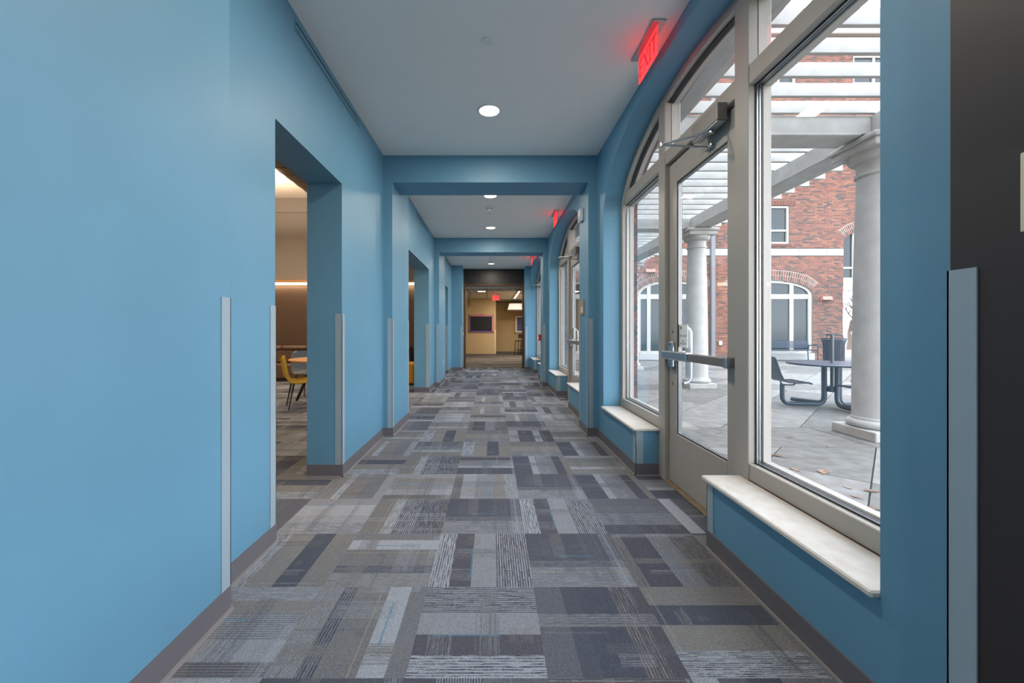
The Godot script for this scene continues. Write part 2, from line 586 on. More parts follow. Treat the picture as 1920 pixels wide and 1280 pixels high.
func build_right_wall() -> void:
	var w := setting("wall_right", "blue painted corridor wall with arched glazed openings to the courtyard", "wall")
	var inner := MB.new()
	var outer := MB.new()
	var from := -4.2
	for k: int in [-1, 0, 1, 2]:
		var c := bay_mid(k)
		var a0 := c - OA
		var a1 := c + OA
		inner.bd(1.21, 1.48, -0.01, 4.7, from, a0)
		outer.bd(1.48, 1.575, -0.3, 6.0, from, a0)
		# spandrel over the arch
		for e in [[inner, 1.21, 1.48, 4.7], [outer, 1.48, 1.575, 6.0]]:
			var p := PackedVector2Array()
			p.append(Vector2(a0, e[3]))
			var steps := 40
			for i in steps + 1:
				var ang := PI * (1.0 - float(i) / steps)
				p.append(Vector2(c + OA * cos(ang), SPRING + OB * sin(ang)))
			p.append(Vector2(a1, e[3]))
			(e[0] as MB).prism(p, "x", e[1], e[2])
		# knee walls under the side lights
		for s in [[a0, 2.243 - 2.7955 + c], [3.361 - 2.7955 + c, a1]]:
			inner.bd(1.21, 1.40, -0.01, 0.378, s[0], s[1])
			outer.bd(1.40, 1.575, -0.3, 0.40, s[0], s[1])
		outer.bd(1.40, 1.575, -0.3, -0.006, 2.243 - 2.7955 + c, 3.361 - 2.7955 + c)
		from = a1
	inner.bd(1.21, 1.48, -0.01, 4.7, from, 13.05)
	outer.bd(1.48, 1.575, -0.3, 6.0, from, 17.0)
	add(w, "wall_surface", inner, M["blue_paint"])
	add(w, "brick_veneer", outer, M["brick_0"])
	# brick returns beside the windows, each brick a piece
	var bm := MB.new().cb(0.0, 0.092, 0.0, 0.057, -0.006, 0.094, 0.003).mesh()
	for k: int in [0, 1, 2]:
		var d := bay_mid(k) + OA
		for i in 36:
			var y := 0.42 + i * 0.0677
			add_mesh(w, "brick", bm, M["brick_%d" % [0, 1, 2, 4, 3, 0, 1, 4][(i * 5 + k) % 8]], Transform3D(Basis(), g(1.487, d, y)))
	# piers and the dark end pier beside the camera
	add(w, "pier", MB.new().bd(1.107, 1.21, -0.01, CEIL, 0.53, 0.966), M["dark_paint"])
	for d in [4.60, 8.67]:
		add(w, "pier", MB.new().bd(1.107, 1.21, -0.01, CEIL, d, d + 0.46), M["blue_paint"])
	add(w, "pier", MB.new().bd(1.04, 1.21, -0.01, CEIL, 12.45, 13.0), M["blue_paint"])
	add(w, "pier", MB.new().bd(1.107, 1.21, -0.01, CEIL, -3.54, -3.1), M["blue_paint"])

func build_ceiling() -> void:
	var c := setting("ceiling", "white plaster corridor ceiling divided by blue beams", "ceiling")
	add(c, "ceiling_surface", MB.new().bd(-1.26, 1.22, CEIL, CEIL + 0.3, -4.2, 13.05), M["ceiling_white"])
	add(c, "roof_slab", MB.new().bd(-1.54, 1.575, 4.7, 4.95, -4.2, 13.2), M["ceiling_white"])
	for d in [0.53, 4.60, 8.67]:
		add(c, "beam", MB.new().bd(-1.147, 1.107, 2.925, CEIL, d, d + 0.44), M["blue_paint"])
	var b := setting("wall_back", "blue end wall of the corridor behind the viewer", "wall")
	add(b, "wall_surface", MB.new().bd(-1.54, 1.48, -0.01, 4.7, -4.4, -4.2), M["blue_paint"])

func guard(parent: Node, x: float, d: float, sx: float, sd: float, y0 := 0.104, y1 := 1.36, wing := 0.055) -> void:
	var t := 0.004
	var b := MB.new()
	b.bd(x - sx * t, x + sx * wing, y0, y1, d - sd * t, d)
	b.bd(x - sx * t, x, y0, y1, d - sd * t, d + sd * wing)
	add(parent, "corner_guard", b, M["guard_vinyl"])

func build_guards() -> void:
	var s := setting("trim_1", "pale grey vinyl corner guards on the left wall", "corner guards")
	for a in [[-1.147, 0.53, -1, 1], [-1.147, 1.747, -1, -1], [-1.25, 2.306, -1, -1], [-1.25, 3.33, -1, 1], [-1.147, 4.60, -1, 1], [-1.147, 5.50, -1, -1], [-1.25, 6.0, -1, -1], [-1.25, 7.91, -1, 1], [-1.147, 8.67, -1, 1], [-1.147, 9.61, -1, -1], [-1.25, 10.7, -1, -1], [-1.25, 11.36, -1, 1], [-0.92, 12.30, -1, 1]]:
		guard(s, a[0], a[1], a[2], a[3])
	s = setting("trim_2", "pale grey vinyl corner guards on the window wall", "corner guards")
	for a in [[1.107, 0.966, 1, -1], [1.107, 4.60, 1, 1], [1.107, 5.06, 1, -1], [1.107, 8.67, 1, 1], [1.107, 9.13, 1, -1], [1.04, 12.45, 1, 1]]:
		guard(s, a[0], a[1], a[2], a[3])
	for k: int in [-1, 0, 1, 2]:
		var o := PERIOD * k
		guard(s, 1.21, 2.243 + o, 1, -1, 0.104, 0.376, 0.06)
		guard(s, 1.21, 3.361 + o, 1, 1, 0.104, 0.376, 0.06)

# skirting along an axis-parallel wall line; n = the side of the wall that shows
func skirt(b: MB, toe: MB, x0: float, d0: float, x1: float, d1: float, n: float) -> void:
	if absf(x0 - x1) < 0.001:
		b.bd(x0, x0 + n * 0.008, -0.001, 0.104, d0, d1)
		toe.bd(x0, x0 + n * 0.02, -0.001, 0.012, d0, d1)
	else:
		b.bd(x0, x1, -0.001, 0.104, d0, d0 + n * 0.008)
		toe.bd(x0, x1, -0.001, 0.012, d0, d0 + n * 0.02)

func build_baseboards() -> void:
	var l := setting("baseboard_left", "grey vinyl cove base along the left wall", "baseboard")
	var b := MB.new()
	var t := MB.new()
	var X := -1.25
	var P := -1.147
	for a in [[X, -4.2, X, 0.53, 1], [P, 0.53, P, 1.747, 1], [X, 1.747, P, 1.747, 1], [X, 1.747, X, 2.306, 1], [-1.54, 2.306, X, 2.306, 1], [-1.54, 3.33, X, 3.33, -1], [X, 3.33, X, 4.60, 1], [X, 4.60, P, 4.60, -1], [P, 4.60, P, 5.50, 1], [X, 5.50, P, 5.50, 1], [X, 5.5, X, 6.0, 1], [-1.54, 7.91, X, 7.91, -1], [X, 7.91, X, 8.67, 1], [X, 8.67, P, 8.67, -1], [P, 8.67, P, 9.61, 1], [X, 9.61, X, 10.7, 1], [-1.54, 11.36, X, 11.36, -1], [X, 11.36, X, 12.30, 1], [X, 12.30, -0.92, 12.30, -1], [-0.92, 12.30, -0.92, 13.0, 1]]:
		skirt(b, t, a[0], a[1], a[2], a[3], a[4])
	add(l, "base_strip", b, M["base_vinyl"])
	add(l, "base_toe", t, M["base_toe"])
	var r := setting("baseboard_right", "grey vinyl cove base along the window wall", "baseboard")
	b = MB.new()
	t = MB.new()
	X = 1.21
	P = 1.107
	skirt(b, t, P, 0.53, P, 0.966, -1)
	for k: int in [-1, 0, 1, 2]:
		var o := PERIOD * k
		var p0 := 0.966 + o
		var p1 := 4.60 + o if k < 2 else 12.45
		skirt(b, t, X, p0, X, 2.243 + o, -1)
		skirt(b, t, X, 2.243 + o, 1.40, 2.243 + o, 1)
		skirt(b, t, X, 3.361 + o, 1.40, 3.361 + o, -1)
		skirt(b, t, X, 3.361 + o, X, p1, -1)
		if k >= 0 and k < 2:
			skirt(b, t, P, p1, X, p1, -1)
			skirt(b, t, P, p1, P, p1 + 0.46, -1)
			skirt(b, t, P, p1 + 0.46, X, p1 + 0.46, 1)
	skirt(b, t, 1.04, 12.45, X, 12.45, -1)
	skirt(b, t, 1.04, 12.45, 1.04, 13.0, -1)
	add(r, "base_strip", b, M["base_vinyl"])
	add(r, "base_toe", t, M["base_toe"])

# ------------------------------------------------------------------ arched glazing with its door
func ring_poly(c: float, d0: float, d1: float, out_a: float, out_b: float, in_a: float, in_b: float) -> PackedVector2Array:
	var p := PackedVector2Array()
	var steps := 40
	for i in steps + 1:
		var ang := PI * (1.0 - float(i) / steps)
		p.append(Vector2(c + out_a * cos(ang), SPRING + out_b * sin(ang)))
	for i in steps + 1:
		var ang := PI * float(i) / steps
		p.append(Vector2(c + in_a * cos(ang), SPRING + in_b * sin(ang)))
	return p

func gasket(b: MB, d0: float, d1: float, y0: float, y1: float, x0: float, x1: float, w := 0.008) -> void:
	b.bd(x0, x1, y0, y0 + w, d0, d1).bd(x0, x1, y1 - w, y1, d0, d1).bd(x0, x1, y0, y1, d0, d0 + w).bd(x0, x1, y0, y1, d1 - w, d1)

func build_windows() -> void:
	for k: int in [-1, 0, 1, 2]:
		var c := bay_mid(k)
		var n := k + 2
		var w := setting("window_%d" % n, "arched almond metal glazing around a door to the courtyard", "window")
		var F: Material = M["frame_almond"]
		var fw := 0.055
		var o := PERIOD * k
		# perimeter: two stiles and an arched head
		add(w, "frame_stile", MB.new().cb(1.40, 1.52, 0.40, SPRING, c - OA, c - OA + fw, 0.004), F)
		add(w, "frame_stile", MB.new().cb(1.40, 1.52, 0.40, SPRING, c + OA - fw, c + OA, 0.004), F)
		add(w, "arched_head", MB.new().prism(ring_poly(c, 0, 0, OA, OB, OA - fw, OB - fw), "x", 1.40, 1.52), F)
		# mullions beside the door run from floor to arch
		var m0 := 2.1875 + o
		var m1 := 2.311 + o
		var m2 := 3.245 + o
		var m3 := 3.363 + o
		for m in [[m0, m1], [m2, m3]]:
			var topy := ell(maxf(absf(m[0] - c), absf(m[1] - c)), OA - fw, OB - fw, SPRING) + 0.02
			add(w, "mullion", MB.new().cb(1.40, 1.53, 0.0, topy, m[0], m[1], 0.004), F)
		# transom bar in three lengths, and bottom rails
		var ia := OA - fw
		var ib := OB - fw
		for m in [[c - OA + fw, m0], [m1, m2], [m3, c + OA - fw]]:
			add(w, "transom_bar", MB.new().cb(1.405, 1.52, 2.56, 2.67, m[0], m[1], 0.004), F)
		for m in [[c - OA + fw, m0], [m3, c + OA - fw]]:
			add(w, "bottom_rail", MB.new().cb(1.405, 1.52, 0.40, 0.49, m[0], m[1], 0.004), F)
			add(w, "pane", MB.new().bd(1.452, 1.458, 0.485, 2.565, m[0], m[1]), M["glass"])
			var gk := MB.new()
			gasket(gk, m[0] - 0.001, m[1] + 0.001, 0.489, 2.561, 1.438, 1.444)
			gasket(gk, m[0] - 0.001, m[1] + 0.001, 0.489, 2.561, 1.466, 1.473)
			var sp := MB.new()
			gasket(sp, m[0] - 0.001, m[1] + 0.001, 0.489, 2.561, 1.444, 1.4515)
			gasket(sp, m[0] - 0.001, m[1] + 0.001, 0.489, 2.561, 1.4585, 1.466)
			add(w, "spacer_bar", sp, M["steel"])
			add(w, "gasket", gk, M["gasket"])
			var bead := MB.new()
			gasket(bead, m[0] - 0.001, m[1] + 0.001, 0.489, 2.561, 1.474, 1.515, 0.018)
			add(w, "glazing_bead", bead, F)
		# arched lights over the transom
		var reach := ia * sqrt(1.0 - pow((2.67 - SPRING) / ib, 2.0))
		for m in [[c - reach, m0], [m1, m2], [m3, c + reach]]:
			var p := PackedVector2Array()
			p.append(Vector2(m[0], 2.665))
			for i in 17:
				var dd := lerpf(m[0], m[1], i / 16.0)
				p.append(Vector2(dd, maxf(2.666, ell(dd - c, ia, ib, SPRING) + 0.005)))
			p.append(Vector2(m[1], 2.665))
			add(w, "pane", MB.new().prism(p, "x", 1.452, 1.458), M["glass"])
			# dark gasket and pale bead following the arched edge
			for e in [[0.0, 0.010, 1.436, 1.474, "gasket"], [-0.001, 0.02, 1.474, 1.516, "frame_almond"]]:
				var q := PackedVector2Array()
				for i in 17:
					var dd := lerpf(m[0], m[1], i / 16.0)
					q.append(Vector2(dd, maxf(2.668, ell(dd - c, ia, ib, SPRING) - e[0])))
				for i in 17:
					var dd := lerpf(m[1], m[0], i / 16.0)
					q.append(Vector2(dd, maxf(2.667, ell(dd - c, ia, ib, SPRING) - e[1])))
				var ok := Geometry2D.triangulate_polygon(q)
				if ok.size() > 0:
					var rim := MB.new().prism(q, "x", e[2], e[3])
					if e[4] == "gasket":
						rim.bd(e[2], e[3], 2.67, 2.678, m[0], m[1])
					add(w, "arched_" + ("gasket" if e[4] == "gasket" else "bead"), rim, M[e[4]])
		# stone sills on the knee walls
		for s in [[c - OA + 0.001, 2.243 + o + 0.02], [3.361 + o - 0.02, c + OA - 0.001]]:
			add(w, "sill", MB.new().cb(1.182, 1.402, 0.378, 0.402, s[0], s[1], 0.006), M["sill_stone"])
		build_door(k + 2, o)

func build_door(n: int, o: float) -> void:
	var D := setting("door_%d" % n, "glazed almond metal exit door with a steel push bar", "door")
	var F: Material = M["frame_almond"]
	var d0 := 2.318 + o
	var d1 := 3.238 + o
	# frame stops and threshold
	var st := MB.new()
	st.bd(1.485, 1.52, 0.0, 2.555, 2.311 + o, 2.331 + o).bd(1.485, 1.52, 0.0, 2.555, 3.225 + o, 3.245 + o).bd(1.485, 1.52, 2.535, 2.56, 2.311 + o, 3.245 + o)
	add(D, "door_stop", st, F)
	add(D, "threshold", MB.new().cb(1.40, 1.57, -0.004, 0.012, 2.311 + o, 3.245 + o, 0.005), M["threshold"])
	for s in [[d0, d0 + 0.125], [d1 - 0.125, d1]]:
		add(D, "stile", MB.new().cb(1.437, 1.482, 0.014, 2.545, s[0], s[1], 0.003), F)
	add(D, "top_rail", MB.new().cb(1.437, 1.482, 2.375, 2.545, d0 + 0.125, d1 - 0.125, 0.003), F)
	add(D, "bottom_rail", MB.new().cb(1.437, 1.482, 0.014, 0.415, d0 + 0.125, d1 - 0.125, 0.003), F)
	var a := d0 + 0.125
	var b := d1 - 0.125
	add(D, "pane", MB.new().bd(1.456, 1.462, 0.41, 2.38, a - 0.005, b + 0.005), M["glass"])
	var gk := MB.new()
	gasket(gk, a, b, 0.415, 2.375, 1.444, 1.449, 0.009)
	gasket(gk, a, b, 0.415, 2.375, 1.469, 1.475, 0.009)
	var sp := MB.new()
	gasket(sp, a, b, 0.415, 2.375, 1.449, 1.4555, 0.009)
	gasket(sp, a, b, 0.415, 2.375, 1.4625, 1.469, 0.009)
	add(D, "spacer_bar", sp, M["steel"])
	add(D, "gasket", gk, M["gasket"])
	# push bar: latch case, touch bar, end cap
	var bar := Node3D.new()
	bar.name = "push_bar"
	D.add_child(bar, true)
	var cs := MB.new()
	cs.cb(1.405, 1.437, 0.925, 1.135, d1 - 0.105, d1 - 0.03, 0.012)
	add(bar, "latch_case", cs, M["steel"])
	var sc := MB.new()
	for y in [0.95, 1.11]:
		sc.xf = Transform3D(Basis(Vector3.BACK, PI / 2), g(1.404, d1 - 0.067, y))
		sc.lathe(Vector3.ZERO, [Vector2(0, 0.003), Vector2(0.006, 0.003), Vector2(0.006, -0.002)], 10)
	add(bar, "screw", sc, M["dark_grey_plastic"])
	add(bar, "rail", MB.new().cb(1.372, 1.425, 1.0, 1.055, d0 + 0.03, d0 + 0.5, 0.006), M["closer_grey"])
	add(bar, "touch_pad", MB.new().cb(1.362, 1.42, 0.995, 1.06, d0 + 0.5, d1 - 0.02, 0.008), M["steel"])
	add(bar, "end_cap", MB.new().cb(1.366, 1.437, 0.995, 1.06, d0 + 0.02, d0 + 0.06, 0.006), M["steel"])
	# outside pull
	var pts := []
	for i in 7:
		var t := PI / 2 * i / 6.0
		pts.append(g(1.482 + 0.055 * sin(t), d1 - 0.145 - 0.0, 1.245 + 0.02 * (1 - cos(t)) * 0 - 0.05 * (1 - cos(t))))
	for i in 7:
		var t := PI / 2 * i / 6.0
		pts.append(g(1.482 + 0.055 * cos(t), d1 - 0.145, 0.86 - 0.05 * sin(t)))
	add(D, "pull_handle", MB.new().tube(pts, 0.0125, 12), M["steel"])
	# notice stuck on the glass
	var no := add(D, "notice", MB.new().bd(1.4535, 1.4555, 1.09, 1.265, b - 0.135, b - 0.008), M["white_plastic"])
	for line in [["EXIT ONLY", 1.178, 0.017], ["NO", 1.138, 0.015], ["RE-ENTRY", 1.118, 0.015]]:
		text(no, line[0], line[2], g(1.4534, b - 0.0715, line[1]), -PI / 2, M["dark_grey_plastic"])
	var badge := MB.new()
	badge.prism(PackedVector2Array([Vector2(b - 0.03, 1.25), Vector2(b - 0.048, 1.25), Vector2(b - 0.048, 1.235), Vector2(b - 0.039, 1.222), Vector2(b - 0.03, 1.235)]), "x", 1.4525, 1.4534)
	add(no, "badge", badge, M["dark_grey_plastic"])
	# round lock screws on the stile
	var sc2 := MB.new()
	for y in [1.21, 0.80]:
		sc2.xf = Transform3D(Basis(Vector3.BACK, PI / 2), g(1.436, d1 - 0.06, y))
		sc2.lathe(Vector3.ZERO, [Vector2(0, 0.004), Vector2(0.009, 0.004), Vector2(0.011, -0.002)], 12)
	add(D, "stile_screw", sc2, M["closer_grey"])
	# door closer with its folding arm
	var cl := Node3D.new()
	cl.name = "door_closer"
	D.add_child(cl, true)
	add(cl, "body", MB.new().cb(1.341, 1.405, 2.476, 2.582, 2.386 + o, 2.686 + o, 0.004), M["closer_grey"])
	add(cl, "base_plate", MB.new().bd(1.345, 1.40, 2.470, 2.476, 2.392 + o, 2.68 + o), M["steel"])
	var arm := MB.new()
	arm.tube([g(1.372, 2.50 + o, 2.462), g(1.125, 2.65 + o, 2.452)], 0.008, 8)
	arm.tube([g(1.125, 2.65 + o, 2.446), g(1.425, 2.62 + o, 2.418)], 0.007, 8)
	arm.tube([g(1.125, 2.65 + o, 2.436), g(1.125, 2.65 + o, 2.462)], 0.012, 10)
	arm.tube([g(1.372, 2.50 + o, 2.45), g(1.372, 2.50 + o, 2.474)], 0.016, 10)
	arm.cb(1.41, 1.438, 2.405, 2.43, 2.58 + o, 2.66 + o, 0.004)
	add(cl, "arm", arm, M["steel"])

func text(parent: Node, words: String, high: float, at: Vector3, turn: float, m: Material, deep := 0.0008, wide := 1.0, tilt := 0.0) -> void:
	var tm := TextMesh.new()
	var sf := SystemFont.new()
	sf.font_names = PackedStringArray(["Droid Sans"])
	tm.font = sf
	tm.text = words
	tm.font_size = 64
	tm.pixel_size = high / 46.0
	tm.depth = deep
	tm.curve_step = 2.0
	var b := Basis(Vector3.UP, turn).scaled_local(Vector3(wide, 1, 1))
	add_mesh(parent, "lettering", tm, m, Transform3D(b, at))

# ------------------------------------------------------------------ lobby at the far end
func build_lobby_shell() -> void:
	var h := setting("wall_lobby_front", "dark header and blue returns framing the opening into the lobby", "wall")
	add(h, "header", MB.new().bd(-0.92, 1.04, 2.75, 4.0, 13.0, 13.25), M["black_metal"])
	add(h, "header_edge", MB.new().bd(-0.90, 1.04, 2.70, 2.75, 13.01, 13.2), M["bronze"])
	add(h, "jamb", MB.new().bd(-0.92, -0.86, 0.0, 2.75, 13.0, 13.2), M["bronze"])
	add(h, "jamb", MB.new().bd(0.99, 1.04, 0.0, 2.75, 13.0, 13.2), M["bronze"])
	add(h, "return_wall", MB.new().bd(-4.2, -0.92, -0.01, 4.0, 13.0, 13.2), M["tan_paint"])
	add(h, "return_wall", MB.new().bd(1.04, 1.48, -0.01, 4.0, 13.05, 13.2), M["tan_paint"])
	var w := setting("wall_lobby_back", "tan painted lobby walls with an outside corner", "wall")
	add(w, "near_wall", MB.new().bd(-4.2, 0.19, -0.01, 2.9, 19.7, 22.3), M["tan_paint"])
	add(w, "far_wall", MB.new().bd(0.19, 2.4, -0.01, 2.9, 22.0, 22.3), M["tan_paint"])
	add(w, "side_wall", MB.new().bd(-4.4, -4.2, -0.01, 2.9, 13.0, 22.3), M["tan_paint"])
	add(w, "side_wall", MB.new().bd(1.40, 1.48, -0.01, 2.9, 13.2, 17.1), M["tan_paint"])
	add(w, "side_wall", MB.new().bd(2.2, 2.4, -0.01, 4.0, 17.3, 22.0), M["tan_paint"])
	add(w, "side_wall", MB.new().bd(1.40, 2.4, -0.01, 4.0, 17.1, 17.3), M["tan_paint"])
	var gd := MB.new()
	gd.bd(0.13, 0.194, 0.1, 1.3, 19.694, 19.7).bd(0.19, 0.196, 0.1, 1.3, 19.694, 19.76)
	add(w, "corner_guard", gd, M["cream_guard"])
	var bb := setting("baseboard_lobby", "grey base along the lobby walls", "baseboard")
	var b := MB.new()
	b.bd(-4.2, 0.19, -0.001, 0.1, 19.69, 19.7).bd(0.19, 0.198, -0.001, 0.1, 19.69, 22.0).bd(0.19, 2.2, -0.001, 0.1, 21.99, 22.0)
	add(bb, "base_strip", b, M["base_vinyl"])
	var c := setting("ceiling_lobby", "lay-in panel ceiling of the lobby", "ceiling")
	add(c, "ceiling_deck", MB.new().bd(-4.4, 1.48, 2.90, 3.1, 13.2, 17.1).bd(-4.4, 2.4, 2.90, 3.1, 17.1, 22.3), M["lay_in_panel"])
	var grid := MB.new()
	grid.bd(-4.2, 1.4, 2.845, 2.85, 13.2, 17.1).bd(-4.2, 2.2, 2.845, 2.85, 17.1, 22.0)
	add(c, "ceiling_grid", grid, M["grid_white"])
	var pm := MB.new().bd(0.015, 1.195, 0.0, 0.012, 0.015, 0.595).mesh()
	for i in 5:
		for j in 14:
			if i == 4 and j < 7:
				continue
			add_mesh(c, "ceiling_panel", pm, M["lay_in_panel"], Transform3D(Basis(), g(-3.85 + i * 1.21, 13.25 + j * 0.61, 2.832)))

# ------------------------------------------------------------------ lounge beyond the doorways
func build_lounge_shell() -> void:
	var w := setting("wall_lounge_back", "taupe lounge wall with a brown lower panel", "wall")
	add(w, "upper_wall", MB.new().bd(-7.0, -1.54, 2.42, 4.7, 10.5, 10.58), M["taupe_paint"])
	add(w, "lower_panel", MB.new().bd(-7.0, -1.54, -0.01, 2.42, 10.48, 10.58), M["brown_panel"])
	add(w, "crown_band", MB.new().bd(-7.0, -1.54, 4.33, 4.7, 10.47, 10.5), M["taupe_paint"])
	var s := setting("wall_lounge_side", "taupe side and front walls of the lounge", "wall")
	add(s, "side_wall", MB.new().bd(-7.2, -7.0, -0.01, 4.7, 0.6, 10.58), M["taupe_paint"])
	add(s, "front_wall", MB.new().bd(-7.0, -1.54, -0.01, 4.7, 0.6, 0.8), M["taupe_paint"])
	var c := setting("ceiling_lounge", "pale high ceiling of the lounge", "ceiling")
	add(c, "ceiling_surface", MB.new().bd(-7.2, -1.54, 4.7, 4.95, 0.6, 10.58), M["lounge_ceiling"])

# ------------------------------------------------------------------ courtyard ground
func build_patio() -> void:
	var p := setting("patio", "grey concrete courtyard paving laid in diagonal slabs between straight bands", "paving")
	add(p, "joint_bed", MB.new().bd(1.575, 30.0, -0.4, -0.02, -6.0, 17.0), M["joint_fill"])
	var far := setting("ground_beyond", "pale asphalt ground beyond the brick building", "ground")
	add(far, "road", MB.new().bd(-60.0, 120.0, -0.5, -0.03, 17.0, 160.0), M["asphalt"])
	# straight bands on the column lines, diagonal slabs between them
	var joint := 0.006
	var bands := []
	for k in range(-2, 4):
		bands.append(4.62 + PERIOD * k)
	var cells := []
	for bnd in bands:
		var x := 1.6
		while x < 14.5:
			cells.append([PackedVector2Array([Vector2(x, bnd - 0.43), Vector2(x + 2.4, bnd - 0.43), Vector2(x + 2.4, bnd + 0.43), Vector2(x, bnd + 0.43)]), 1])
			x += 2.4
	for k in bands.size() - 1:
		var d0: float = bands[k] + 0.43
		var d1: float = bands[k + 1] - 0.43
		if k == bands.size() - 2:
			d1 = 17.0
		var area := PackedVector2Array([Vector2(1.6, d0), Vector2(14.6, d0), Vector2(14.6, d1), Vector2(1.6, d1)])
		for iu in range(-22, 22):
			for iv in range(-6, 24):
				var u0 := -0.165 + iu * 1.0
				var v0 := 0.23 + iv * 2.0
				var q := PackedVector2Array()
				for e in [[0.0, 0.0], [1.0, 0.0], [1.0, 2.0], [0.0, 2.0]]:
					var u: float = u0 + e[0]
					var v: float = v0 + e[1]
					q.append(Vector2((u + v) / 2.0, (v - u) / 2.0))
				for r in Geometry2D.intersect_polygons(area, q):
					cells.append([r, 0])
	var count := 0
	var rest := MB.new()
	for c in cells:
		var poly: PackedVector2Array = c[0]
		if absf(area_of(poly)) < 0.02:
			continue
		var shr := Geometry2D.offset_polygon(poly, -joint)
		if shr.is_empty():
			continue
		var ctr := Vector2.ZERO
		for v in shr[0]:
			ctr += v
		ctr /= shr[0].size()
		var b := MB.new().prism(shr[0], "y", -0.02, 0.0)
		if ctr.y > 0.0 and ctr.y < 17.0 and ctr.x < 0.98 * ctr.y + 1.2 and count < 290:
			var hh := absi(hash(Vector2i(int(ctr.x * 10), int(ctr.y * 10)))) % 3
			add(p, "slab", b, M["concrete_damp"] if (c[1] == 1 or hh == 0) else M["concrete"])
			count += 1
		else:
			rest.prism(shr[0], "y", -0.02, 0.0)
	var o := add(p, "outlying_slabs", rest, M["concrete"])
	o.set_meta("kind", "stuff")

func area_of(p: PackedVector2Array) -> float:
	var s := 0.0
	for i in p.size():
		s += p[i].cross(p[(i + 1) % p.size()])
	return s / 2.0

# ------------------------------------------------------------------ pergola
func column(X: float, d: float) -> void:
	var names := {4: "white round pergola column close beside the picnic table", 8: "white round pergola column midway between picnic table and brick building", 12: "white round pergola column closest to the brick building", 0: "white round pergola column outside the dark painted pier"}
	var t := thing("pergola_column", names.get(int(d), "white round pergola column farther along"), "column", g(X, d), 0.0, "pergola columns")
	add(t, "plinth", MB.new().cb(-0.285, 0.285, 0.0, 0.11, -0.285, 0.285, 0.008), M["pergola_white"])
	var prof := []
	for i in 9:
		var a := -PI / 2 + PI * i / 8.0
		prof.append(Vector2(0.232 + 0.045 * cos(a), 0.155 + 0.045 * sin(a)))
	prof.append(Vector2(0.232, 0.215))
	prof.append(Vector2(0.222, 0.235))
	add(t, "base_moulding", MB.new().lathe(Vector3.ZERO, [Vector2(0.22, 0.11)] + prof, 36), M["pergola_white"])
	var sh := []
	for i in 11:
		var f := i / 10.0
		sh.append(Vector2(0.222 - 0.042 * f * f, 0.235 + 2.755 * f))
	add(t, "shaft", MB.new().lathe(Vector3.ZERO, sh, 40), M["pergola_white"])
	var cap := [Vector2(0.18, 2.99), Vector2(0.20, 3.0), Vector2(0.20, 3.03), Vector2(0.182, 3.045), Vector2(0.182, 3.14)]
	for i in 7:
		var a := -PI / 2 + PI / 2 * i / 6.0
		cap.append(Vector2(0.19 + 0.075 * cos(a), 3.235 + 0.085 * sin(a)))
	cap.append(Vector2(0.265, 3.25))
	add(t, "capital", MB.new().lathe(Vector3.ZERO, cap, 36), M["pergola_white"])
	var ab := MB.new().cb(-0.29, 0.29, 3.25, 3.335, -0.29, 0.29, 0.01)
	ab.cb(-0.32, 0.32, 3.335, 3.39, -0.32, 0.32, 0.012)
	add(t, "abacus", ab, M["pergola_white"])

func build_pergola() -> void:
	for k in range(-1, 3):
		column(4.445, 4.62 + PERIOD * k)
	var p := thing("pergola", "white slatted pergola roof over the courtyard walk", "pergola", Vector3.ZERO)
	add(p, "long_beam", MB.new().cb(4.25, 4.62, 3.40, 3.635, -3.0, 16.2, 0.01), M["pergola_white"])
	add(p, "ledger_beam", MB.new().cb(1.58, 1.88, 3.40, 3.635, -3.0, 16.2, 0.01), M["pergola_white"])
	add(p, "ledger_moulding", MB.new().cb(1.58, 1.93, 3.335, 3.40, -3.0, 16.2, 0.01), M["pergola_white"])
	for k in range(-1, 3):
		var d := 4.62 + PERIOD * k
		add(p, "cross_beam", MB.new().cb(1.88, 4.25, 3.42, 3.63, d - 0.14, d + 0.14, 0.008), M["pergola_white"])
		add(p, "cross_beam_cap", MB.new().cb(1.88, 4.12, 3.395, 3.42, d - 0.165, d + 0.165, 0.008), M["pergola_white"])
	for i in 52:
		var d := 0.3 + 0.32 * i - 0.32 * 2
		add(p, "slat", MB.new().cb(1.6, 5.3, 3.636, 3.77, d - 0.02, d + 0.02, 0.004), M["pergola_white"])

# ------------------------------------------------------------------ brick building across the courtyard
const FD := 17.0

